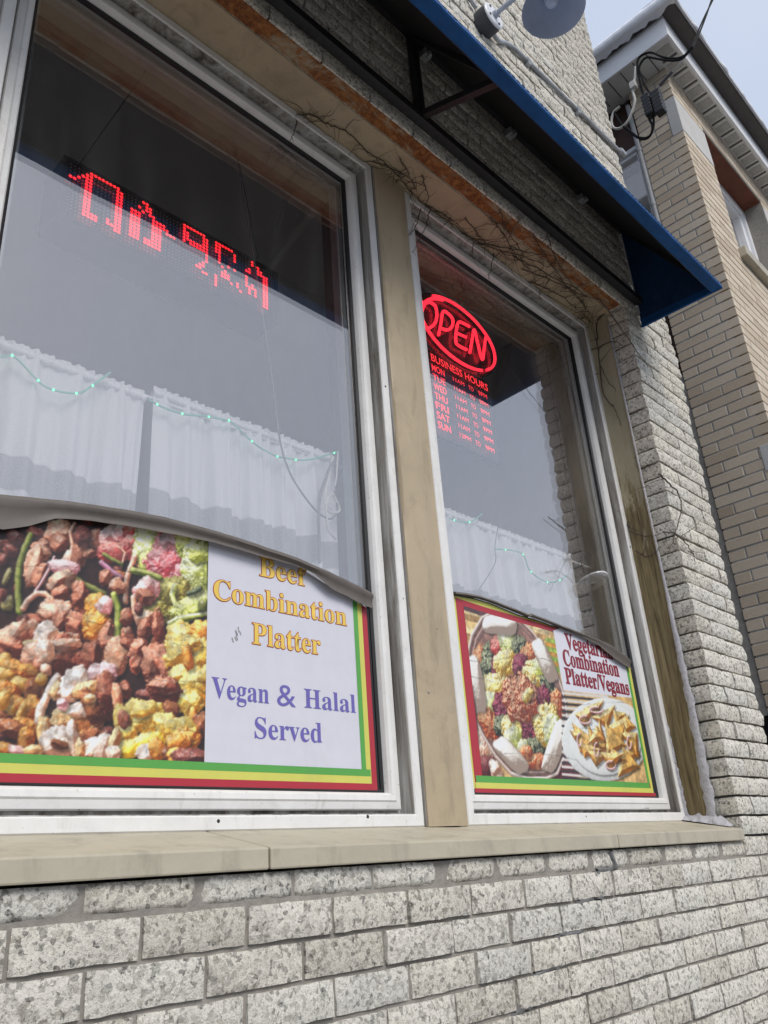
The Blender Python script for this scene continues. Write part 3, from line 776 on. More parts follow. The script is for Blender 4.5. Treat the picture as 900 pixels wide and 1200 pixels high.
# ---- the room behind
r_ = MB(); r_.box(-2.7, XE-.3, 3.2, 3.3, -1.5, 2.6); r_.box(-2.7, XE-.3, .3, 5.5, -1.52, -1.45); r_.box(-2.69, -2.65, .3, 5.5, -1.45, 2.6); r_.box(XE-.35, XE-.31, .30, 5.5, -1.45, 2.6)
r_.box(-2.6, XE-.35, .30, .31, -1.45, .06)
r_.build('room_shell', M['room'], shop)
r_ = MB(); r_.box(-2.65, XE-.35, .31, 5.5, 2.6, 2.66); r_.build('room_ceiling', M['room_ceiling'], shop)
r_ = MB(); r_.box(.38, 1.66, .285, .42, 2.262, 2.30); r_.box(1.83, XC, .285, .42, 2.262, 2.30); r_.build('inner_head', M['inner_head'], shop, bevel=.003)
r_ = MB(); r_.box(1.60, 1.88, .31, .40, -1.4, 2.6); r_.box(.16, .42, .31, .40, -1.4, 2.6); r_.box(-2.6, -1.05, .31, .40, -1.4, 2.6); r_.box(-1.05, .16, .31, .40, 2.302, 2.6); r_.box(3.20, 3.26, .31, .38, -1.4, 2.6); r_.box(.42, 3.1, .31, .40, 2.302, 2.6); r_.box(-1.1, 3.1, .305, .46, .03, .09); r_.build('inner_jamb', M['inner_trim'], shop)

# ================================================================== awning
aw = thing('blue_awning', 'blue fabric awning with a black frame above the two windows', 'awning', (1.5, 0, 2.29))
XA0, XA1 = -.7, 3.272
c_ = MB()
P = [(-.008, 2.905), (-.402, 2.305), (-.402, 2.279)]
n = 46
def sheet(mb, off, sag):
    vs = []
    for i in range(n+1):
        x = XA0 + (XA1-XA0)*i/n
        for j in range(7):
            t = j/6; y = P[0][0]+(P[1][0]-P[0][0])*t; z = P[0][1]+(P[1][1]-P[0][1])*t
            s_ = sag*math.sin(math.pi*t)*abs(math.sin(math.pi*(x-XA0)/.78))
            vs.append((x, y+off*.84+s_*.6, z-off*.55-s_*.4))
    mb.add(vs, [(i*7+j, i*7+j+1, (i+1)*7+j+1, (i+1)*7+j) for i in range(n) for j in range(6)])
sheet(c_, 0, .006); co = c_.build('cover', M['awning_blue'], aw, smooth=True)
c_ = MB(); sheet(c_, .006, .006); c_.build('lining', M['awning_black'], aw, smooth=True)
h_ = MB()
vs = []; n = 60
for i in range(n+1):
    x = XA0 + (XA1-XA0)*i/n; wv = .004*mnoise.noise(Vector((x*3, 0, 0))) + .002*mnoise.noise(Vector((x*13, 5, 0)))
    for y, z in ((-.404, 2.303), (-.406, 2.283), (-.401, 2.2785), (-.362, 2.2790), (-.356, 2.283), (-.356, 2.295)): vs.append((x, y+wv, z+wv*.6))
h_.add(vs, [(i*6+j, i*6+j+1, (i+1)*6+j+1, (i+1)*6+j) for i in range(n) for j in range(5)])
h_.build('front_hem', M['awning_blue'], aw, smooth=True)
e_ = MB(); e_.prism_xz([(0,0)]*0 or [(0,0),(1,0),(0,1)], 0, .003); e_ = MB()
tri = [(-.012, 2.288), (-.012, 2.90), (-.400, 2.306), (-.404, 2.279)]
vs = [(XA1, y, z) for y, z in tri] + [(XA1+.003, y, z) for y, z in tri]
e_.add(vs, [(0,1,2,3),(7,6,5,4),(0,4,5,1),(1,5,6,2),(2,6,7,3),(3,7,4,0)])
e_.build('end_panel', M['awning_navy'], aw)
vs = [(-.7 if 0 else XA0, y, z) for y, z in tri] + [(XA0-.003, y, z) for y, z in tri]
e_ = MB(); e_.add(vs, [(0,1,2,3),(7,6,5,4),(0,4,5,1),(1,5,6,2),(2,6,7,3),(3,7,4,0)]); e_.build('end_panel', M['awning_navy'], aw)
e_ = MB(); n = 150
for i in range(n):          # stitched seam along the hem
    x = XA0+.02+(XA1-XA0-.04)*i/n; e_.box(x, x+.016, -.4068, -.4052, 2.2955, 2.2975)
so_ = e_.build('hem_stitching', M['awning_navy'], aw, recalc=False); so_['kind'] = 'stuff'
e_ = MB(); e_.bar((XA1-.006, -.012, 2.292), (XA1-.006, -.40, 2.283), .008, .012); e_.build('end_hem', M['awning_blue'], aw)
e_ = MB(); e_.add([(XA1-.003,-.012,2.292),(XA1-.003,-.40,2.283),(XA1-.003,-.36,2.315),(XA1-.003,-.012,2.335)],[(0,1,2,3)]); e_.build('end_hem', M['awning_blue'], aw)
e_ = MB(); e_.bar((XA1-.006, -.016, 2.365), (XA1-.006, -.016, 2.89), .006); e_.build('edge_cord', M['edge_cord'], aw)
for y, z, w_ in ((-.028, 2.425, .036), (-.030, 2.865, .03), (-.366, 2.302, .030)):
    e_ = MB(); e_.bar((XA0+.01, y, z), (XA1-.012, y, z), w_, w_); e_.build('frame_rail', M['black_steel'], aw, bevel=.003)
for x in (.35, 1.70):
    e_ = MB(); e_.bar((x, -.030, 2.44), (x, -.030, 2.86), .03); e_.build('frame_strut', M['black_steel'], aw, bevel=.002)
    e_ = MB(); e_.bar((x, -.04, 2.435), (x, -.36, 2.312), .026); e_.build('frame_brace', M['black_steel'], aw, bevel=.002)
    e_ = MB(); e_.bar((x, -.04, 2.85), (x, -.36, 2.33), .026); e_.build('frame_rafter', M['black_steel'], aw, bevel=.002)
for x in (XA1-.02, XA0+.03):
    e_ = MB(); e_.bar((x, -.04, 2.85), (x, -.36, 2.33), .024); e_.build('frame_rafter', M['black_steel'], aw, bevel=.002)
for x in (.9, 1.78, 2.32, 2.88):
    e_ = MB(); e_.box(x-.018, x+.018, -.042, -.004, 2.81, 2.845); e_.box(x-.006, x+.006, -.055, -.03, 2.80, 2.825); e_.build('rail_clamp', M['galv'], aw, bevel=.003)

# ================================================================== wall lamp and conduit
lp = thing('wall_lamp', 'grey gooseneck barn lamp on a round junction box above the blue awning', 'lamp', (2.263, -.02, 3.46))
b = MB(); b.lathe((2.263, .01, 3.46), [(.060,0),(.062,-.0),(.062,-.075),(.058,-.08)][0:0] or [(.062,0),(.064,.06),(.06,.082)], (0,-1,0), 28); b.build('junction_box', M['dark_metal'], lp, smooth=True)
b = MB(); b.lathe((2.263, -.0725, 3.46), [(.064,0),(.064,.006),(.058,.010)], (0,-1,0), 28); pl = b.build('cover_plate', M['white_plate'], lp, smooth=True)
for a in (35, 125, 215, 305):
    b = MB(); b.lathe((2.263+.044*math.cos(R_(a)), -.083, 3.46+.044*math.sin(R_(a))), [(.006,0),(.006,.003)], (0,-1,0), 8); b.build('screw', M['dark_metal'], pl)
arm = spline([(2.263,-.08,3.46),(2.268,-.14,3.465),(2.275,-.19,3.474),(2.279,-.25,3.50),(2.28,-.30,3.525),(2.28,-.33,3.52),(2.28,-.344,3.48),(2.28,-.345,3.44),(2.28,-.345,3.41)], 6)
b = MB(); b.tube(arm, .0115, 12); b.build('gooseneck_arm', M['lamp_paint'], lp, smooth=True)
b = MB(); b.lathe((2.263,-.082,3.46), [(.018,0),(.016,.018)], (0,-1,0), 16); b.build('arm_collar', M['lamp_paint'], lp, smooth=True)
cx, cy, cz = 2.28, -.345, 3.235
b = MB(); prof = [(.022,.19),(.026,.15),(.034,.125),(.05,.105),(.085,.075),(.115,.035),(.130,.004),(.1325,0),(.129,.002),(.113,.031),(.083,.068),(.046,.097),(.02,.10)]
b.lathe((cx,cy,cz), prof, (0,0,1), 40, cap=False); b.build('lamp_shade', M['lamp_paint'], lp, smooth=True, ang=60)
b = MB(); b.lathe((cx,cy,cz+.03), [(.012,0),(.027,.012),(.031,.03),(.022,.055),(.018,.075)], (0,0,1), 20); b.build('bulb', M['white_plate'], lp, smooth=True)
cd = thing('conduit', 'thin grey steel conduit running along the wall from the lamp to the corner', 'conduit', (2.9, 0, 3.55))
pth = spline([(2.30,-.035,3.425),(2.36,-.026,3.44),(2.43,-.022,3.49),(2.50,-.020,3.525),(2.60,-.020,3.535),(2.9,-.020,3.555),(3.2,-.020,3.575),(3.51,-.020,3.592)], 6)
b = MB(); b.tube(pth, .0105, 10); b.build('pipe', M['galv'], cd, smooth=True)
b = MB(); b.tube([(1.2,-.02,3.53),(1.9,-.02,3.555),(2.16,-.020,3.57),(2.215,-.025,3.52)], .0105, 10); b.build('pipe', M['galv'], cd, smooth=True)
for x, z in ((2.62,3.536),(3.07,3.566),(1.7,3.548)):
    b = MB(); b.lathe((x-.012,-.020,z), [(.015,0),(.015,.024)], (1,0,.05), 12); b.box(x-.01,x+.01,-.03,-.004,z-.026,z-.012); b.build('pipe_clip', M['galv'], cd, smooth=True)
b = MB(); b.lathe((3.505,-.02,3.592), [(.02,0),(.022,.01),(.02,.05)], (1,0,0), 14); b.tube([(3.53,-.02,3.594),(3.545,-.015,3.594),(3.552,.03,3.594),(3.552,.2,3.594)], .016, 10); b.build('elbow', M['galv'], cd, smooth=True)

# nail heads and old screw holes in the post and the frames
for x, y, z, r in ((1.712,.1700,1.324,.0045),(1.759,.1685,.626,.003),(1.74,.1690,.895,.003),(1.70,.1695,.44,.003),(1.640,.1852,1.398,.004),(1.032,.1852,.118,.004),(1.456,.1852,.124,.0045),(2.42,.1852,.119,.003),(1.643,.1852,.70,.003),(3.098,.1852,1.19,.005),(3.10,.1852,.62,.003)):
    k_ = MB(); k_.lathe((x, y+.002, z), [(r,0),(r,.0022),(r*.6,.003)], (0,-1,0), 10); k_.build('nail_head', M['grime_frame'] if r < .004 else M['gasket'], shop)

# ================================================================== posters
BEEF_PRINT = [(0.565,0.628,0.014,-0.002,-0.002,-0.01,'dkmeat'),(0.578,0.621,0.011,-0.002,-0.002,-0.01,'dkmeat'),(0.564,0.6,0.009,-0.002,-0.002,-0.01,'dkmeat'),(0.587,0.649,0.014,-0.002,-0.002,-0.011,'dkmeat'),(0.624,0.668,0.014,-0.002,-0.002,-0.01,'dkmeat'),(0.577,0.567,0.004,0.0,-0.003,-0.013,'veg'),(0.583,0.514,0.009,0.002,0.001,-0.012,'veg'),(0.574,0.53,0.006,0.001,0.001,-0.01,'dkmeat'),(((0.613,0.663),(0.604,0.632),(0.598,0.597),(0.599,0.564),(0.602,0.535),(0.609,0.502)),0.0123,'chili'),(0.639,0.64,0.016,0.014,0.009,-0.012,'meat'),(0.64,0.627,0.014,0.003,0.001,-0.012,'meatw'),(0.625,0.598,0.014,0.0,-0.002,-0.034,'meatw'),(0.64,0.585,0.01,-0.001,-0.005,-0.02,'meat'),(((0.665,0.627),(0.656,0.596),(0.642,0.563),(0.634,0.548)),0.0055,'onionp'),(0.671,0.683,0.022,0.005,0.002,-0.022,'meatw'),(0.673,0.659,0.015,0.003,0.002,-0.016,'meat'),(((0.701,0.709),(0.693,0.688),(0.701,0.66),(0.695,0.628)),0.0071,'onion'),(0.695,0.628,0.008,0.015,0.008,-0.005,'onion'),(0.717,0.644,0.014,-0.001,-0.004,-0.026,'meat'),(0.74,0.65,0.01,0.003,0.0,-0.009,'meat'),(0.752,0.685,0.015,0.004,0.001,-0.018,'meat'),(0.722,0.686,0.016,0.004,0.001,-0.019,'dkmeat'),(0.688,0.611,0.025,0.002,0.0,-0.012,'onionp'),(((0.708,0.594),(0.73,0.582),(0.752,0.576),(0.777,0.57)),0.0131,'chilid'),(0.686,0.576,0.017,0.022,0.014,-0.01,'meatw'),(0.686,0.553,0.012,0.01,0.007,-0.01,'meat'),(((0.615,0.51),(0.622,0.528),(0.637,0.544),(0.654,0.547),(0.667,0.539)),0.0111,'onion'),(0.677,0.513,0.025,-0.003,-0.004,-0.022,'meatw'),(0.691,0.5,0.015,0.002,0.001,-0.015,'meat'),(0.729,0.548,0.016,0.005,0.007,-0.028,'meat'),(0.766,0.541,0.023,0.004,0.001,-0.02,'orange'),(0.782,0.546,0.015,0.009,0.005,-0.01,'pinkw'),(0.728,0.488,0.019,0.006,0.007,-0.026,'meat'),(0.766,0.499,0.023,0.004,0.002,-0.025,'orange'),(0.61,0.458,0.03,0.02,0.01,-0.016,'meatw'),(0.665,0.459,0.019,-0.001,-0.002,-0.027,'white'),(0.705,0.457,0.024,0.004,0.001,-0.014,'meatw'),(0.787,0.479,0.01,-0.001,-0.006,-0.028,'meat'),(0.636,0.44,0.014,0.002,0.001,-0.009,'veg'),(0.787,0.705,0.021,0.013,0.007,-0.014,'pinkw'),(0.807,0.716,0.017,0.004,0.001,-0.017,'pinkw'),(0.83,0.721,0.014,0.004,0.001,-0.014,'tomato'),(0.835,0.691,0.018,0.004,0.001,-0.02,'tomato'),(0.796,0.667,0.031,0.007,0.001,-0.019,'tomato'),(((0.804,0.68),(0.819,0.67),(0.812,0.637)),0.0052,'onion'),(((0.771,0.656),(0.789,0.649),(0.812,0.643)),0.0096,'chilid'),(((0.767,0.636),(0.788,0.623),(0.811,0.614)),0.0121,'purple'),(0.874,0.7,0.029,0.006,0.002,-0.044,'lettucew'),(0.873,0.661,0.015,0.004,0.001,-0.02,'lettuce'),(0.925,0.673,0.041,-0.005,-0.016,-0.05,'tomatop'),(0.929,0.727,0.023,0.006,0.001,-0.018,'pinkw2'),(0.958,0.647,0.014,0.003,0.001,-0.021,'tomatop'),(0.975,0.732,0.026,0.006,0.001,-0.033,'lettuce'),(1.0,0.673,0.03,0.004,-0.004,-0.06,'lettucew'),(1.027,0.679,0.007,0.002,0.001,-0.06,'chili'),(1.009,0.712,0.024,0.005,0.0,-0.018,'lettuce'),(0.905,0.565,0.033,-0.011,-0.015,-0.029,'lettuced'),(0.947,0.61,0.035,0.006,0.0,-0.023,'lettuced'),(((0.943,0.618),(0.938,0.596),(0.948,0.575),(0.955,0.554)),0.0126,'lettucew'),(0.996,0.578,0.044,0.026,0.011,-0.018,'lettuce'),(((0.933,0.53),(0.955,0.545),(0.987,0.556),(1.032,0.569)),0.0096,'lettucew'),(((0.979,0.607),(0.998,0.616),(1.011,0.626)),0.0126,'herb'),(1.019,0.585,0.011,0.002,0.0,-0.012,'chilid'),(((0.827,0.562),(0.826,0.609),(0.833,0.638),(0.843,0.666)),0.0122,'onion'),(((0.84,0.634),(0.865,0.634),(0.905,0.63)),0.0158,'chili'),(0.778,0.605,0.013,0.003,0.001,-0.015,'meat'),(0.807,0.591,0.015,-0.005,-0.006,-0.013,'meatw'),(0.877,0.594,0.023,0.0,-0.004,-0.024,'pinkw'),(0.871,0.579,0.018,0.003,0.001,-0.014,'meat'),(((0.8,0.571),(0.81,0.546),(0.813,0.52),(0.813,0.485)),0.0162,'chili'),(0.783,0.547,0.013,0.002,0.001,-0.015,'pinkw'),(0.832,0.528,0.012,0.002,0.001,-0.016,'meat'),(((0.845,0.574),(0.849,0.542),(0.86,0.519)),0.0146,'onion'),(0.878,0.533,0.018,0.003,0.001,-0.015,'meatw'),(0.874,0.505,0.013,0.0,-0.003,-0.022,'meat'),(0.907,0.518,0.012,0.002,0.002,-0.032,'meat'),(0.858,0.549,0.009,0.001,0.001,-0.011,'dkmeat'),(0.963,0.51,0.028,0.013,0.01,-0.022,'potato'),(1.02,0.524,0.023,0.003,0.001,-0.02,'orange'),(0.787,0.474,0.013,-0.003,-0.008,-0.028,'meat'),(0.839,0.484,0.011,0.005,0.008,-0.016,'meat'),(0.863,0.471,0.017,0.003,0.0,-0.01,'meat'),(0.599,0.431,0.019,0.002,0.002,-0.016,'meat'),(0.643,0.42,0.016,0.004,0.004,-0.025,'meatw'),(0.656,0.405,0.008,0.001,0.001,-0.014,'meat'),(0.703,0.423,0.03,0.004,0.003,-0.036,'beef'),(0.703,0.45,0.028,0.004,0.001,-0.01,'meatw'),(0.665,0.433,0.015,0.001,0.002,-0.019,'white'),(0.671,0.397,0.009,0.001,0.001,-0.009,'onion'),(0.764,0.43,0.02,-0.002,-0.006,-0.032,'beef'),(0.784,0.403,0.026,0.009,0.006,-0.015,'pinkw2'),(0.793,0.359,0.024,-0.001,-0.004,-0.036,'beef'),(0.799,0.427,0.008,0.001,0.0,-0.01,'onion'),(0.591,0.404,0.01,-0.002,-0.003,-0.013,'veg2'),(0.609,0.39,0.02,-0.005,-0.004,-0.015,'lentil'),(0.636,0.391,0.014,-0.003,-0.003,-0.011,'lentil'),(0.592,0.377,0.015,-0.004,-0.003,-0.013,'veg2'),(0.628,0.365,0.015,-0.004,-0.003,-0.011,'veg2'),(0.651,0.358,0.014,-0.004,-0.004,-0.018,'beef2'),(0.602,0.348,0.02,-0.005,-0.003,-0.015,'lentil'),(0.664,0.378,0.008,-0.002,-0.003,-0.009,'veg2'),(0.621,0.323,0.017,-0.005,-0.004,-0.015,'lentil'),(0.606,0.317,0.011,-0.002,-0.002,-0.008,'veg2'),(0.648,0.321,0.016,-0.004,-0.005,-0.019,'lentil'),(0.633,0.317,0.005,-0.001,-0.004,-0.012,'veg2'),(0.64,0.291,0.02,-0.005,-0.003,-0.01,'lentil'),(0.603,0.3,0.013,-0.004,-0.002,-0.011,'beef2'),(0.623,0.283,0.024,-0.006,-0.003,-0.012,'beef2'),(0.647,0.267,0.011,-0.003,-0.004,-0.016,'lentil'),(0.614,0.246,0.019,-0.006,-0.002,-0.009,'lentil'),(0.634,0.245,0.015,-0.005,-0.002,-0.006,'pinkw'),(0.599,0.335,0.009,-0.003,-0.003,-0.013,'veg2'),(((0.694,0.386),(0.68,0.356),(0.669,0.325),(0.667,0.302)),0.0181,'white'),(0.696,0.362,0.01,-0.004,-0.006,-0.013,'chick'),(0.678,0.282,0.01,0.001,0.002,-0.024,'chick'),(0.732,0.382,0.021,-0.003,-0.006,-0.028,'white'),(0.721,0.357,0.015,0.002,0.002,-0.014,'white'),(0.753,0.368,0.021,0.009,0.006,-0.011,'chick'),(0.713,0.312,0.018,0.012,0.01,-0.013,'chick'),(0.753,0.315,0.03,0.002,0.002,-0.023,'chick'),(0.744,0.326,0.018,0.002,0.001,-0.011,'white'),(0.709,0.335,0.009,0.001,0.001,-0.009,'pinkw2'),(0.772,0.331,0.011,0.006,0.016,-0.027,'beef2'),(0.765,0.352,0.01,0.001,0.0,-0.007,'chick'),(0.713,0.266,0.024,0.015,0.015,-0.02,'white'),(0.737,0.268,0.009,0.002,0.008,-0.029,'white'),(0.711,0.26,0.014,-0.003,-0.001,-0.007,'beef2'),(0.753,0.255,0.01,0.0,0.001,-0.016,'chick'),(0.663,0.246,0.016,0.001,0.001,-0.009,'chick'),(0.773,0.277,0.018,0.001,0.002,-0.014,'beef2'),(0.79,0.261,0.023,0.001,0.001,-0.018,'white'),(0.809,0.253,0.01,0.0,0.001,-0.016,'chick'),(0.796,0.468,0.016,0.002,0.001,-0.011,'meat'),(0.814,0.442,0.021,-0.001,-0.004,-0.033,'beefl'),(0.798,0.407,0.016,0.002,0.001,-0.018,'pinkw2'),(0.797,0.372,0.016,0.002,0.003,-0.029,'beef'),(0.822,0.36,0.01,0.0,0.002,-0.02,'beefl'),(0.837,0.471,0.013,-0.005,-0.004,-0.009,'beef'),(0.863,0.461,0.017,0.0,-0.002,-0.021,'meat'),(0.86,0.429,0.012,0.002,0.0,-0.015,'beef'),(0.896,0.442,0.021,-0.001,-0.003,-0.031,'meat'),(0.932,0.443,0.019,0.007,0.011,-0.031,'meat'),(0.964,0.472,0.033,-0.001,-0.005,-0.033,'potato'),(1.015,0.47,0.022,-0.001,-0.006,-0.033,'potato'),(0.973,0.413,0.029,-0.001,-0.005,-0.029,'potato'),(1.01,0.398,0.035,-0.002,-0.006,-0.037,'potato'),(0.987,0.364,0.03,-0.002,-0.004,-0.021,'potato'),(1.026,0.421,0.016,0.0,-0.004,-0.021,'potato'),(0.995,0.492,0.019,0.0,-0.002,-0.014,'potato'),(0.983,0.463,0.01,0.003,0.006,-0.023,'orange'),(1.0,0.328,0.008,0.001,0.001,-0.02,'orange'),(1.022,0.319,0.019,-0.001,-0.004,-0.023,'beef2'),(0.929,0.38,0.032,0.003,0.001,-0.027,'beef'),(0.925,0.392,0.03,0.003,0.001,-0.014,'meat'),(0.945,0.342,0.018,0.002,0.001,-0.018,'beef2'),(0.868,0.339,0.018,0.006,0.006,-0.017,'potato'),(0.844,0.315,0.021,0.006,0.009,-0.023,'potato'),(0.897,0.321,0.03,0.009,0.008,-0.024,'potato'),(0.882,0.34,0.024,0.008,0.004,-0.012,'potato'),(0.935,0.311,0.022,0.007,0.007,-0.021,'potato'),(0.846,0.283,0.018,0.006,0.006,-0.016,'potato'),(0.97,0.311,0.029,0.008,0.005,-0.015,'potato'),(0.983,0.286,0.029,0.008,0.006,-0.017,'orange'),(0.96,0.277,0.028,0.008,0.004,-0.012,'orange'),(0.861,0.262,0.029,0.009,0.005,-0.013,'yel'),(0.899,0.276,0.024,0.008,0.005,-0.013,'yel'),(0.895,0.254,0.018,0.006,0.005,-0.013,'white'),(0.917,0.263,0.013,0.004,0.006,-0.017,'orange'),(0.94,0.254,0.008,0.002,0.004,-0.012,'beef2'),(0.961,0.25,0.014,0.004,0.004,-0.012,'orange'),(0.839,0.317,0.01,0.003,0.005,-0.014,'meat'),(1.002,0.249,0.037,0.002,0.001,-0.015,'dkmeat'),(0.8,0.259,0.016,0.001,0.002,-0.02,'white'),(0.821,0.27,0.01,-0.002,-0.005,-0.021,'chick'),(0.819,0.249,0.013,0.0,0.001,-0.012,'white')]
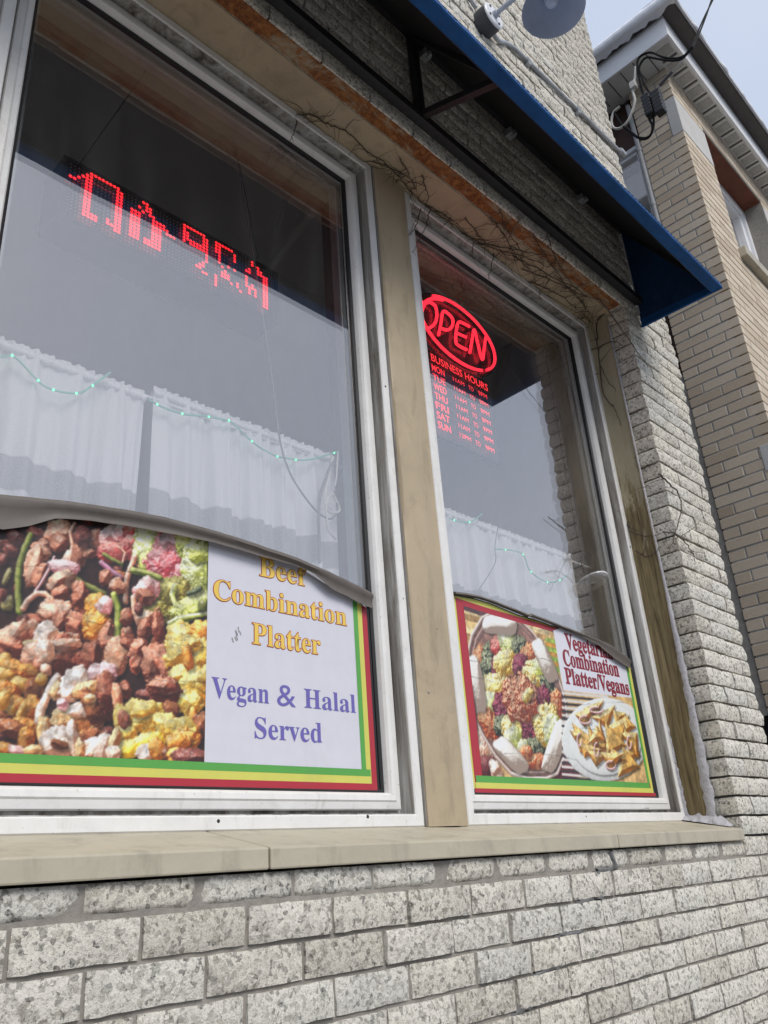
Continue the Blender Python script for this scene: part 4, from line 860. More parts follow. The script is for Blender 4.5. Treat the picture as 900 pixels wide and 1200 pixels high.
VEG_PRINT = [(((1.932,0.758),(2.445,0.755)),0.0259,'wood'),(((1.929,0.737),(2.439,0.732)),0.0258,'woodl'),(((1.925,0.715),(2.433,0.709)),0.0258,'wood2'),(((1.922,0.694),(2.427,0.686)),0.0253,'wood'),(((1.919,0.673),(2.421,0.663)),0.0252,'woodl'),(((1.915,0.652),(2.415,0.641)),0.0252,'wood2'),(((1.912,0.631),(2.41,0.619)),0.0248,'wood'),(((1.909,0.611),(2.404,0.597)),0.0252,'woodl'),(((1.906,0.59),(2.398,0.575)),0.0243,'wood2'),(((1.948,0.753),(2.093,0.746),(2.304,0.763),(2.477,0.753)),0.0289,'dark'),(((2.432,0.703),(2.517,0.703)),0.0209,'green'),(((2.427,0.687),(2.512,0.686)),0.0214,'veg2'),(((2.423,0.671),(2.508,0.67)),0.0208,'green'),(((2.419,0.655),(2.503,0.653)),0.0208,'veg2'),(((2.415,0.638),(2.499,0.637)),0.0204,'green'),(((2.411,0.622),(2.494,0.62)),0.0199,'veg2'),(((2.407,0.607),(2.49,0.604)),0.0204,'green'),(((2.466,0.368),(2.469,0.307)),0.0498,'green'),(1.994,0.312,0.049,0.013,0.022,-0.049,'white'),(1.993,0.259,0.049,0.002,-0.006,-0.029,'dkred'),(2.049,0.256,0.025,0.006,0.012,-0.027,'white'),(2.398,0.272,0.114,0.004,-0.009,-0.032,'redtab'),(((2.141,0.76),(2.071,0.726),(2.008,0.66),(1.97,0.585),(1.959,0.5),(1.965,0.419),(2.003,0.357),(2.057,0.295),(2.123,0.248),(2.2,0.235),(2.311,0.238),(2.374,0.255),(2.442,0.322),(2.481,0.403),(2.491,0.495),(2.464,0.587),(2.42,0.66),(2.353,0.716),(2.274,0.761),(2.199,0.77)),0,'tray'),(((2.141,0.76),(2.071,0.726),(2.008,0.66),(1.97,0.585),(1.959,0.5),(1.965,0.419),(2.003,0.357),(2.057,0.295),(2.123,0.248),(2.2,0.235),(2.311,0.238),(2.374,0.255),(2.442,0.322),(2.481,0.403),(2.491,0.495),(2.464,0.587),(2.42,0.66),(2.353,0.716),(2.274,0.761),(2.199,0.77),(2.141,0.76)),0.0107,'rim'),(((2.149,0.741),(2.086,0.709),(2.028,0.649),(1.993,0.579),(1.983,0.5),(1.988,0.424),(2.021,0.365),(2.07,0.308),(2.13,0.264),(2.199,0.252),(2.299,0.255),(2.355,0.271),(2.416,0.334),(2.451,0.408),(2.461,0.494),(2.437,0.578),(2.399,0.645),(2.339,0.698),(2.268,0.741),(2.201,0.749),(2.149,0.741)),0.0076,'rimd'),(2.036,0.582,0.035,0.005,-0.008,-0.046,'lentil2'),(2.091,0.6,0.037,0.005,-0.008,-0.044,'herb2'),(2.065,0.554,0.036,0.004,-0.006,-0.033,'herb2'),(2.132,0.561,0.042,0.005,-0.01,-0.052,'beet'),(2.164,0.649,0.058,0.008,-0.007,-0.035,'tomato'),(2.199,0.659,0.042,0.017,0.022,-0.036,'lettucew'),(2.258,0.65,0.04,0.005,-0.008,-0.036,'herb2'),(2.308,0.633,0.046,0.006,-0.01,-0.042,'lentil2'),(2.171,0.593,0.055,0.007,-0.009,-0.039,'cabb'),(2.251,0.597,0.04,0.005,-0.007,-0.032,'beet'),(2.336,0.567,0.064,0.016,0.01,-0.046,'cabb'),(2.36,0.605,0.037,0.004,-0.006,-0.027,'lettucew'),(2.396,0.527,0.037,0.009,0.01,-0.043,'herb2'),(2.358,0.495,0.046,0.013,0.012,-0.031,'beet'),(2.434,0.479,0.033,0.006,0.002,-0.042,'lentil2'),(2.09,0.503,0.05,-0.014,-0.037,-0.036,'cabb'),(2.057,0.447,0.04,0.01,0.01,-0.039,'lettucew'),(2.124,0.437,0.046,0.008,0.004,-0.043,'beet'),(2.046,0.39,0.037,0.012,0.024,-0.04,'lentil2'),(2.101,0.389,0.031,0.002,-0.006,-0.029,'herb2'),(2.174,0.378,0.06,0.009,0.004,-0.046,'cabb'),(2.156,0.356,0.04,0.002,-0.007,-0.031,'lettucew'),(2.262,0.383,0.049,0.01,0.009,-0.038,'beet'),(2.268,0.33,0.053,0.003,-0.007,-0.029,'herb2'),(2.202,0.322,0.027,0.001,-0.006,-0.026,'lettucew'),(2.356,0.411,0.072,0.012,0.003,-0.059,'cabb'),(2.38,0.391,0.041,0.002,-0.013,-0.05,'lettucew'),(2.267,0.289,0.058,0.002,-0.005,-0.021,'lentil2'),(2.213,0.312,0.033,0.002,-0.004,-0.018,'lentil2'),(2.225,0.483,0.096,0.02,0.011,-0.078,'misir'),(2.266,0.498,0.019,-0.003,-0.018,-0.022,'cabb'),(2.164,0.716,0.093,0.007,-0.014,-0.033,'injera'),(1.997,0.507,0.041,0.008,0.007,-0.086,'injera'),(2.399,0.627,0.042,0.015,0.039,-0.068,'injera'),(2.135,0.301,0.037,0.019,0.064,-0.044,'injera'),(2.39,0.345,0.044,-0.006,-0.071,-0.085,'injera'),(((2.478,0.524),(2.785,0.538)),0.0086,'nap'),(((2.475,0.511),(2.78,0.524)),0.0082,'napd'),(((2.471,0.498),(2.775,0.51)),0.0082,'nap'),(((2.467,0.486),(2.77,0.496)),0.0086,'napd'),(((2.464,0.473),(2.766,0.482)),0.0087,'nap'),(((2.46,0.46),(2.761,0.468)),0.0086,'napd'),(((2.457,0.447),(2.756,0.455)),0.0077,'nap'),(((2.453,0.435),(2.752,0.441)),0.0086,'napd'),(((2.45,0.422),(2.747,0.428)),0.0082,'nap'),(((2.446,0.41),(2.743,0.414)),0.0085,'napd'),(((2.443,0.397),(2.738,0.401)),0.0077,'nap'),(((2.439,0.385),(2.733,0.388)),0.0086,'napd'),(((2.436,0.373),(2.729,0.375)),0.0082,'nap'),(((2.433,0.361),(2.725,0.362)),0.0082,'napd'),(((2.429,0.348),(2.72,0.349)),0.0081,'nap'),(((2.426,0.336),(2.716,0.336)),0.0077,'napd'),(((2.423,0.324),(2.711,0.323)),0.0077,'nap'),(((2.419,0.312),(2.707,0.31)),0.0076,'napd'),(((2.416,0.3),(2.703,0.297)),0.0077,'nap'),(((2.413,0.289),(2.698,0.285)),0.0082,'napd'),(((2.409,0.277),(2.694,0.272)),0.008,'nap'),(((2.406,0.265),(2.69,0.259)),0.0075,'napd'),(((2.403,0.253),(2.685,0.247)),0.0077,'nap'),(((2.4,0.242),(2.681,0.235)),0.0077,'napd'),(((2.455,0.319),(2.572,0.241)),0.0107,'napd'),(((2.49,0.321),(2.59,0.241)),0.0111,'napd'),(((2.526,0.322),(2.609,0.241)),0.0107,'napd'),(2.733,0.386,0.3,0.017,-0.05,-0.148,'plate'),(2.733,0.386,0.25,0.014,-0.043,-0.127,'plate2'),(((2.597,0.481),(2.752,0.525),(2.68,0.451)),0,'samosa'),(((2.535,0.457),(2.711,0.508),(2.588,0.413)),0,'samosa'),(((2.642,0.454),(2.83,0.513),(2.748,0.419)),0,'samosa'),(((2.802,0.492),(2.902,0.487),(2.807,0.423)),0,'samosa'),(((2.741,0.428),(2.829,0.365),(2.925,0.485)),0,'samosa'),(((2.883,0.48),(2.959,0.44),(2.854,0.402)),0,'samosa'),(((2.693,0.452),(2.643,0.335),(2.726,0.339)),0,'samosa'),(((2.507,0.426),(2.531,0.324),(2.668,0.365)),0,'samosa'),(((2.608,0.434),(2.599,0.333),(2.674,0.354)),0,'samosa'),(((2.732,0.443),(2.703,0.321),(2.865,0.365)),0,'samosa'),(((2.67,0.429),(2.59,0.359),(2.711,0.377)),0,'samosa'),(((2.865,0.445),(2.954,0.336),(2.853,0.307)),0,'samosa'),(((2.485,0.398),(2.553,0.391),(2.512,0.365)),0,'samosa'),(((2.827,0.412),(2.959,0.42),(2.932,0.318)),0,'samosa'),(((2.527,0.365),(2.554,0.309),(2.678,0.344)),0,'samosa'),(((2.829,0.362),(2.753,0.251),(2.931,0.292)),0,'samosa'),(((2.747,0.354),(2.686,0.28),(2.844,0.315)),0,'samosa'),(((2.571,0.338),(2.621,0.282),(2.731,0.333)),0,'samosa'),(((2.662,0.332),(2.713,0.275),(2.833,0.339)),0,'samosa'),(((2.735,0.487),(2.724,0.48),(2.699,0.474),(2.67,0.472),(2.647,0.474),(2.64,0.479),(2.65,0.486),(2.675,0.492),(2.704,0.494)),0.0081,'onionp'),(((2.637,0.444),(2.627,0.435),(2.606,0.429),(2.583,0.427),(2.566,0.431),(2.561,0.438),(2.57,0.447),(2.59,0.454),(2.613,0.456)),0.0072,'onionp'),(((2.555,0.371),(2.548,0.358),(2.539,0.35),(2.53,0.35),(2.525,0.357),(2.526,0.369),(2.532,0.382),(2.541,0.39),(2.55,0.391)),0.0072,'onionp'),(((2.657,0.343),(2.649,0.329),(2.639,0.32),(2.63,0.319),(2.625,0.327),(2.626,0.341),(2.633,0.355),(2.644,0.364),(2.653,0.365)),0.0072,'onionp'),(((2.756,0.293),(2.746,0.285),(2.727,0.279),(2.705,0.279),(2.689,0.283),(2.685,0.291),(2.694,0.299),(2.713,0.305),(2.735,0.306)),0.0077,'onionp'),(((2.9,0.38),(2.891,0.366),(2.88,0.357),(2.869,0.357),(2.864,0.364),(2.865,0.377),(2.873,0.391),(2.885,0.4),(2.896,0.401)),0.0082,'onionp'),(((2.48,0.788),(3.145,0.68),(2.991,0.552),(2.486,0.533)),0,'paper')]


_nf = {}
def nfield(shape, cell, seed):
    """smooth value noise on a grid, several octaves, about -1..1"""
    key = (shape, cell, seed)
    if key in _nf: return _nf[key]
    r = np.random.default_rng(seed); out = np.zeros(shape); amp = 1; tot = 0
    c = cell
    for _ in range(4):
        gh, gw = int(shape[0]/c)+3, int(shape[1]/c)+3
        g = r.uniform(-1, 1, (gh, gw))
        yy = np.arange(shape[0])/c; xx = np.arange(shape[1])/c
        y0 = yy.astype(int); x0 = xx.astype(int); fy = (yy-y0)[:,None]; fx = (xx-x0)[None,:]
        fy = fy*fy*(3-2*fy); fx = fx*fx*(3-2*fx)
        v = (g[y0][:,x0]*(1-fy)*(1-fx) + g[y0+1][:,x0]*fy*(1-fx) + g[y0][:,x0+1]*(1-fy)*fx + g[y0+1][:,x0+1]*fy*fx)
        out += v*amp; tot += amp; amp *= .6; c = max(1.0, c/2.1)
    out /= tot*.55; _nf[key] = out; return out
# printed colours of each ingredient: dark side, middle, light side, fleck strength (sRGB-like)
INK = dict(
 meat=((.25,.075,.05),(.60,.28,.19),(.93,.64,.50),.20), meatw=((.36,.14,.08),(.76,.46,.33),(.98,.82,.70),.20), dkmeat=((.18,.07,.07),(.40,.18,.15),(.66,.36,.30),.3),
 beef=((.22,.06,.04),(.52,.22,.15),(.82,.50,.37),.17), beef2=((.22,.08,.05),(.50,.24,.13),(.78,.46,.27),.28), beefl=((.50,.22,.14),(.82,.52,.36),(.98,.80,.66),.2),
 white=((.66,.42,.30),(.93,.80,.70),(1,.96,.93),.24), chick=((.55,.28,.12),(.88,.64,.38),(1,.90,.68),.34), pinkw=((.66,.34,.33),(.90,.66,.63),(1,.91,.89),.24), pinkw2=((.60,.34,.34),(.86,.66,.66),(.98,.88,.88),.18),
 chili=((.24,.28,.06),(.54,.58,.20),(.80,.80,.48),.12), chilid=((.20,.22,.06),(.42,.44,.17),(.62,.62,.34),.14), veg=((.30,.26,.12),(.60,.54,.30),(.88,.84,.6),.4), veg2=((.50,.28,.04),(.78,.52,.17),(.97,.84,.52),.25),
 onion=((.60,.32,.22),(.86,.63,.50),(.99,.88,.80),.12), onionp=((.62,.34,.36),(.88,.68,.68),(1,.93,.93),.1), purple=((.55,.22,.36),(.80,.50,.62),(.97,.83,.90),.12),
 orange=((.55,.24,.04),(.88,.54,.16),(.99,.80,.42),.2), lentil=((.45,.16,.03),(.76,.40,.12),(.95,.70,.34),.4), tomato=((.52,.10,.10),(.80,.30,.28),(.96,.62,.56),.22), tomatop=((.62,.16,.20),(.86,.40,.42),(.97,.72,.72),.2),
 lettuce=((.42,.44,.08),(.78,.80,.36),(.94,.95,.66),.2), lettucew=((.60,.62,.22),(.88,.90,.60),(.98,.99,.86),.2), lettuced=((.34,.28,.08),(.64,.58,.22),(.86,.82,.46),.2), herb=((.12,.14,.08),(.26,.30,.18),(.45,.48,.34),.3),
 potato=((.66,.40,.06),(.92,.74,.27),(1,.93,.58),.2), yel=((.75,.52,.04),(.96,.82,.20),(1,.96,.60),.12),
 herb2=((.06,.07,.05),(.22,.25,.16),(.66,.68,.52),.75), beet=((.16,.02,.07),(.42,.07,.17),(.74,.34,.42),.45), lentil2=((.50,.16,.06),(.82,.40,.20),(.97,.72,.50),.4), cabb=((.62,.44,.08),(.92,.82,.42),(1,.97,.76),.26),
 misir=((.48,.16,.08),(.76,.38,.24),(.97,.76,.60),.6), injera=((.60,.52,.46),(.90,.87,.83),(.99,.98,.96),.06), dkred=((.22,.04,.06),(.40,.10,.12),(.66,.34,.32),.3), redtab=((.32,.06,.08),(.46,.14,.16),(.6,.3,.3),.1),
 wood=((.76,.62,.38),(.82,.68,.44),(.88,.76,.54),.15), woodl=((.84,.72,.50),(.89,.78,.56),(.94,.86,.68),.12), wood2=((.62,.44,.24),(.72,.55,.33),(.80,.64,.42),.2), dark=((.24,.14,.16),(.30,.19,.21),(.38,.26,.27),.2),
 green=((.36,.48,.12),(.55,.68,.22),(.74,.82,.44),.3), rim=((.62,.52,.48),(.85,.77,.72),(.96,.92,.90),.06), rimd=((.40,.30,.28),(.55,.42,.38),(.8,.7,.66),.06), tray=((.36,.22,.19),(.55,.38,.33),(.78,.62,.56),.14),
 nap=((.80,.78,.76),(.86,.84,.82),(.9,.9,.9),.03), napd=((.10,.09,.10),(.15,.13,.14),(.22,.2,.2),.03), plate=((.72,.72,.71),(.86,.87,.86),(.93,.94,.93),.02), plate2=((.80,.80,.79),(.88,.89,.88),(.94,.95,.94),.02),
 samosa=((.52,.28,.06),(.86,.62,.26),(.99,.88,.58),.14), paper=((.86,.86,.90),(.87,.87,.91),(.88,.88,.92),.005))
def paint(x0, x1, z0, z1, cell, bgcol, prims, seed):
    nx_ = int(round((x1-x0)/cell))+1; nz_ = int(round((z1-z0)/cell))+1
    X = np.linspace(x0, x1, nx_)[None,:].repeat(nz_, 0); Z = np.linspace(z0, z1, nz_)[:,None].repeat(nx_, 1)
    shp = (nz_, nx_)
    NA = [nfield(shp, c, seed+i) for i, c in enumerate((26, 11, 5, 2.4))]
    img = np.zeros(shp+(3,)); img[:] = bgcol; img *= (1 + .25*NA[1])[...,None]
    r = np.random.default_rng(seed)
    def roll(f): return np.roll(np.roll(f, r.integers(0, nz_), 0), r.integers(0, nx_), 1)
    L = np.array((-.45, .62, .64)); L = L/np.linalg.norm(L)
    def lay(mask, h, kind, px):
        lo, mi, hi, fl = [np.array(c) for c in INK[kind]]
        h = h*px + fl*px*.22*roll(NA[1]) + fl*px*.10*roll(NA[2])
        gz, gx = np.gradient(h); nrm = np.stack([-gx, -gz, np.ones(shp)*1.0], -1); nrm /= np.linalg.norm(nrm, axis=-1, keepdims=True)
        s = (nrm @ L); s = (s-.30)/.62 + fl*.28*roll(NA[3]) + fl*.3*roll(NA[1])
        s = np.clip(s, 0, 1)[...,None]
        col = np.where(s < .5, lo + (mi-lo)*s*2, mi + (hi-mi)*(s*2-1))
        spec = np.clip((nrm @ np.array((-.25,.45,.86)) - .955)/.04, 0, 1)*float(fl > .08)*np.clip(roll(NA[3])*.9+.25, 0, 1)
        if fl > .1:      # browning, juices and pale fat vary over each piece
            v1, v2 = roll(NA[1]), roll(NA[2])
            col = col*(1 + .30*v1 + .22*v2)[...,None]
            char = np.clip((v2-.25)*2.2, 0, 1)*min(1, fl*1.6); col = col*(1-char[...,None]*.55)
            pale = np.clip((-v1-.30)*2.0, 0, 1)*min(1, fl*1.8); col = col + (hi-col)*(pale*.6)[...,None]
        col = np.clip(col + (1-col)*(spec*.6)[...,None], 0, 1)
        a = mask[...,None]
        img[:] = img*(1-a) + col*a
    def scatter(n, kinds, size):
        out = []
        for _ in range(n):
            a = r.uniform(0, 6.28); s0 = size*r.uniform(.6, 1.4)*.7; s1 = s0*r.uniform(.5, .9)
            out.append((r.uniform(x0, x1), r.uniform(z0, z1), s0*math.cos(a), s0*math.sin(a), -s1*math.sin(a), s1*math.cos(a), kinds[r.integers(0, len(kinds))]))
        return out
    if seed == 5: prims = scatter(60, ('dkmeat','dkmeat','beef2'), .016) + scatter(30, ('meat','beef','dkmeat'), .02) + list(prims)
    def shadow(mask):
        sh = np.roll(np.roll(mask, -3, 0), 3, 1)
        for _ in range(2): sh = (sh + np.roll(sh,1,0) + np.roll(sh,-1,0) + np.roll(sh,1,1) + np.roll(sh,-1,1))/5
        img[:] = img*(1-.42*sh[...,None])
    for p in prims:
        kind = p[-1]
        if len(p) == 7:
            cx, cz, ax_, az_, bx, bz, _ = p
            k_ = 1.0 if kind in ('injera','plate','plate2','misir') else (1.34 if seed == 5 else 1.18)
            ax_ *= k_; az_ *= k_; bx *= k_; bz *= k_
            det = ax_*bz - az_*bx
            if abs(det) < 1e-9: continue
            u = ((X-cx)*bz - (Z-cz)*bx)/det; v = ((Z-cz)*ax_ - (X-cx)*az_)/det
            if kind in ('injera',): rr = (np.abs(u)**5 + np.abs(v)**3)**(1/3.6)
            elif kind in ('plate','plate2'): rr = np.sqrt(u*u+v*v)
            else: rr = (np.abs(u)**2.5+np.abs(v)**2.5)**(1/2.5)
            amt = .008 if kind in ('plate','plate2') else .03 if kind == 'injera' else .13
            hp = None
            if kind.startswith(('meat','beef','pinkw','dkmeat','white','chick','potato')):      # cut cubes: flat facets, angular outline
                nk = int(r.integers(5, 8)); t0 = r.uniform(0, 6.28); pl = None
                for q in range(nk):
                    aq = t0 + 6.283*(q + r.uniform(-.25, .25))/nk; dq = u*math.cos(aq)+v*math.sin(aq)
                    e1 = dq/r.uniform(.78, 1.0); pl = e1 if pl is None else np.maximum(pl, e1)
                    hq = r.uniform(.55, .95) - r.uniform(.25, 1.5)*(dq - r.uniform(-.1, .45)); hp = hq if hp is None else np.minimum(hp, hq)
                rr = .5*rr + .5*pl
            rr = rr + amt*roll(NA[1]) + amt*.6*roll(NA[2])
            R0 = math.sqrt(abs(det))/cell
            mask = np.clip((1-rr)*R0*.8+.5, 0, 1)
            if mask.max() <= 0: continue
            if kind not in ('wood','woodl','wood2'): shadow(mask)
            h = np.sqrt(np.clip(1-np.clip(rr, 0, 1)**2, 0, 1))
            if kind in ('plate','plate2'): h = h*.15
            if hp is not None: h = .3*h + .7*np.minimum(h*1.05, np.clip(hp, 0, 1))
            px = R0*(.7 if kind not in ('injera',) else .9)
            lay(mask, h, kind, px)
        else:
            pts, wd, _ = p; P = np.array(pts)
            if wd == 0:     # filled polygon
                ins = np.zeros(shp, bool); dmin = np.full(shp, 9.)
                for i in range(len(P)):
                    a, b = P[i], P[(i+1) % len(P)]
                    c = ((a[1] > Z) != (b[1] > Z)); xi = (b[0]-a[0])*(Z-a[1])/((b[1]-a[1]) or 1e-9)+a[0]
                    ins ^= c & (X < xi)
                    ab = b-a; t = np.clip(((X-a[0])*ab[0]+(Z-a[1])*ab[1])/(ab@ab), 0, 1); dmin = np.minimum(dmin, np.hypot(X-a[0]-t*ab[0], Z-a[1]-t*ab[1]))
                sd = np.where(ins, dmin, -dmin)/cell
                mask = np.clip(sd+.5, 0, 1)
                if kind == 'samosa': shadow(mask); lay(mask, np.clip(sd/7, 0, 1)**.6, kind, 7.)
                else: lay(mask, np.zeros(shp), kind, 1.)
            else:
                dm = np.full(shp, 9.)
                for a, b in zip(P[:-1], P[1:]):
                    ab = b-a; t = np.clip(((X-a[0])*ab[0]+(Z-a[1])*ab[1])/max(ab@ab, 1e-9), 0, 1); dm = np.minimum(dm, np.hypot(X-a[0]-t*ab[0], Z-a[1]-t*ab[1]))
                flat = kind in ('wood','woodl','wood2','nap','napd','dark','green','veg2','redtab')
                hw = wd*.5*(1 + (0 if flat else .16)*roll(NA[1])); rr = dm/hw
                mask = np.clip((1-rr)*wd*.5/cell+.5, 0, 1)
                if not flat: shadow(mask)
                lay(mask, np.zeros(shp) if flat else np.sqrt(np.clip(1-np.clip(rr,0,1)**2, 0, 1)), kind, 1. if flat else wd*.5/cell*.9)
    # creases where the vinyl has been folded
    for zc, am in ((.30,.012),(.505,.02),(.60,.03),(.40,.01)):
        zz = zc + am*np.sin((X-x0)*7+zc*40) + .004*NA[0]
        img *= (1 - .5*np.clip(1.0 - np.abs(Z-zz)/cell, 0, 1)*np.clip(.4+NA[0], 0, 1))[...,None]
    img = np.clip(img, 0, 1)
    for _ in range(1):      # the softness of a cheap enlargement
        e4 = (np.roll(img,1,0)+np.roll(img,-1,0)+np.roll(img,1,1)+np.roll(img,-1,1))/4; img = .55*img + .45*e4
    # faded print: lifted blacks, softened contrast
    img = .10 + img*.94; img = np.clip(img, 0, 1)
    lin = np.where(img < .04045, img/12.92, ((img+.055)/1.055)**2.4)*.84
    return X, Z, lin
def print_mesh(name, x0, x1, z0, z1, cell, y, top, bgcol, prims, seed, parent):
    X, Z, img = paint(x0, x1, z0, z1, cell, bgcol, prims, seed)
    nz_, nx_ = X.shape; org = ORG[parent.name]
    tops = np.interp(X[0], [p[0] for p in top], [p[1] for p in top])
    Zc = np.minimum(Z, tops[None,:])
    vs = np.stack([X.ravel()-org.x, np.full(X.size, y)-org.y, Zc.ravel()+H-org.z], -1)
    idx = np.arange(X.size).reshape(nz_, nx_)
    q = np.stack([idx[:-1,:-1], idx[:-1,1:], idx[1:,1:], idx[1:,:-1]], -1).reshape(-1, 4)
    keep = (Zc[1:,:-1]-Zc[:-1,:-1] > 1e-6).ravel() | (Zc[1:,1:]-Zc[:-1,1:] > 1e-6).ravel()
    me = bpy.data.meshes.new(name); me.from_pydata(vs.tolist(), [], q[keep].tolist())
    at = me.color_attributes.new('print', 'FLOAT_COLOR', 'POINT')
    at.data.foreach_set('color', np.concatenate([img.reshape(-1,3), np.ones((X.size,1))], 1).astype(np.float32).ravel())
    me.materials.append(M['photo']); me.update()
    return place(bpy.data.objects.new(name, me), parent)

def serif(s):
    return ''.join(chr(0x1D400+ord(c)-65) if 'A' <= c <= 'Z' else chr(0x1D41A+ord(c)-97) if 'a' <= c <= 'z' else c for c in s)
def text_mesh(name, body, x0, x1, zb, zc, y, mat, parent, ref=None, offset=0.0, bold_serif=True, depth=0.0):
    """lettering stretched so that it runs x0..x1 and its capitals stand from zb to zc"""
    def raw(t, off):
        c = bpy.data.curves.new('t', 'FONT'); c.body = serif(t) if bold_serif else t; c.offset = off; c.resolution_u = 4
        o = bpy.data.objects.new('t', c); COL.objects.link(o)
        dg = bpy.context.evaluated_depsgraph_get(); me = bpy.data.meshes.new_from_object(o.evaluated_get(dg))
        bpy.data.objects.remove(o); bpy.data.curves.remove(c); return me
    r0 = raw('H' if bold_serif else 'H', 0); cap = max(v.co.y for v in r0.vertices); bpy.data.meshes.remove(r0)
    base = raw(body, 0); a = min(v.co.x for v in base.vertices); b = max(v.co.x for v in base.vertices); bpy.data.meshes.remove(base)
    me = raw(body, offset); sx = (x1-x0)/(b-a); sz = (zc-zb)/cap; org = ORG[parent.name]
    for v in me.vertices: v.co = Vector((x0+(v.co.x-a)*sx-org.x, y-org.y, zb+v.co.y*sz+H-org.z))
    me.name = name; me.materials.clear(); me.materials.append(mat)
    for p in me.polygons: p.material_index = 0
    return place(bpy.data.objects.new(name, me), parent)

def flat_rect(name, x0, x1, z0, z1, y, mat, parent, top=None, n=24):
    b = MB(); vs = []
    for i in range(n+1):
        x = x0+(x1-x0)*i/n; vs += [(x, y, z0), (x, y, min(z1, interp(x, top)) if top else z1)]
    b.add(vs, [(2*i, 2*i+2, 2*i+3, 2*i+1) for i in range(n)])
    b.add([(x0,y,z0),(x1,y,z0),(x1,y+.0004,z0),(x0,y+.0004,z0)], [(0,1,2,3)])
    return b.build(name, mat, parent, recalc=False)

def curl(parent, fold, lower, y0, thick, name='curled_edge'):
    """the top of the vinyl has come off the glass and rolled forward, showing its grey back"""
    b = MB(); n = 90; vs = []; m_ = 9
    xa, xb = fold[0][0], fold[-1][0]
    for i in range(n+1):
        x = xa+(xb-xa)*i/n; zt = interp(x, fold); zl = interp(x, lower); wv = .0012*mnoise.noise(Vector((x*14, 1, 0)))
        hh = zt-zl; r = thick*(1+.25*mnoise.noise(Vector((x*3, 4, 0))))
        # rise off the glass, over the fold, hang down in front
        for j in range(m_):
            t = j/(m_-1)
            if t < .5:
                a = math.pi*(t/.5); y = y0 - r*(1-math.cos(a))*.5; z = zt - r*.55 + r*.55*math.sin(a)
            else:
                q = (t-.5)/.5; y = y0 - r + r*.35*math.sin(q*2.6) + wv; z = zt - r*.55 - (hh - r*.55)*q
            vs.append((x, y+wv, z + .001*mnoise.noise(Vector((x*25, j*.2, 3)))))
    b.add(vs, [(i*m_+j, i*m_+j+1, (i+1)*m_+j+1, (i+1)*m_+j) for i in range(n) for j in range(m_-1)])
    # closed rolled ends
    for i in (0, n): b.add(vs[i*m_:(i+1)*m_], [tuple(range(m_))])
    return b.build(name, M['vinyl_back'], parent, smooth=True, ang=70)

YP = .2385
# ---- beef poster
bp = thing('food_poster', 'large beef combination platter poster in the left window with its grey top edge curling over', 'poster', (1.0, YP, .187))
top1 = [(.3,.70),(.54,.70),(.62,.705),(.70,.735),(.875,.752),(1.035,.752),(1.3,.742),(1.40,.712),(1.45,.695),(1.56,.668)]
X0, X1 = .478, 1.557
b = MB(); vs = []
for i in range(61):
    x = X0+(X1-X0)*i/60; vs += [(x, YP+.001, .186), (x, YP+.001, interp(x, top1)), (x, YP+.0022, .186), (x, YP+.0022, interp(x, top1))]
b.add(vs, [(4*i, 4*i+4, 4*i+5, 4*i+1) for i in range(60)] + [(4*i+2, 4*i+3, 4*i+7, 4*i+6) for i in range(60)] + [(4*i+1, 4*i+5, 4*i+7, 4*i+3) for i in range(60)])
b.build('black_border', M['ink_black'], bp)
flat_rect('white_field', 1.029, 1.497, .240, .8, YP, M['paper'], bp, top1)
print_mesh('food_photo', X0, 1.0312, .2385, .756, .0019, YP-.0004, top1, (.15,.085,.08), BEEF_PRINT, 5, bp)
yb = YP-.0006
flat_rect('red_stripe', X0, 1.5475, .1905, .2065, yb, M['ink_red'], bp); flat_rect('yellow_stripe', X0, 1.529, .2065, .224, yb, M['ink_yellow'], bp); flat_rect('green_stripe', X0, 1.5265, .224, .2405, yb-.0003, M['ink_green'], bp)
flat_rect('red_stripe', 1.5285, 1.5475, .2065, .8, yb, M['ink_red'], bp, top1); flat_rect('yellow_stripe', 1.512, 1.5285, .2242, .8, yb, M['ink_yellow'], bp, top1); flat_rect('green_stripe', 1.496, 1.512, .2405, .8, yb, M['ink_green'], bp, top1)
for body, xa, xb, za, zb_ in (('Beef', 1.181, 1.333, .691, .742), ('Combination', 1.047, 1.469, .607, .656), ('Platter', 1.158, 1.373, .516, .567)):
    text_mesh('letter_outline', body, xa, xb, za, zb_, YP-.0008, M['ink_outline'], bp, offset=.022)
    text_mesh('lettering', body, xa, xb, za, zb_, YP-.0014, M['ink_gold'], bp, offset=-.001)
for body, xa, xb, za, zb_ in (('Vegan', 1.046, 1.206, .379, .425), ('&', 1.230, 1.287, .377, .428), ('Halal', 1.314, 1.486, .379, .425), ('Served', 1.164, 1.367, .298, .345)):
    text_mesh('lettering', body, xa, xb, za, zb_, YP-.0008, M['ink_violet'], bp)
sc_ = MB()
for i in range(7):
    x = 1.098+random.uniform(0,.03); z = .545+random.uniform(-.03,.012); sc_.bar((x, YP-.0011, z), (x+random.uniform(.002,.006), YP-.0011, z-random.uniform(.008,.02)), .0022, .0004, up=(0,1,0))
sc_.build('scuff_mark', ink('scuff', (.34,.33,.33), False), bp)
fold1 = [(.44,.715),(.54,.727),(.686,.751),(.8,.764),(.9,.772),(1.035,.772),(1.15,.767),(1.298,.757),(1.446,.735),(1.535,.718),(1.556,.712)]
low1 = [(.44,.655),(.55,.652),(.60,.672),(.65,.700),(.72,.714),(.85,.727),(1.036,.738),(1.16,.733),(1.30,.731),(1.345,.722),(1.40,.693),(1.48,.678),(1.53,.667),(1.556,.664)]
curl(bp, fold1, low1, YP, .026)

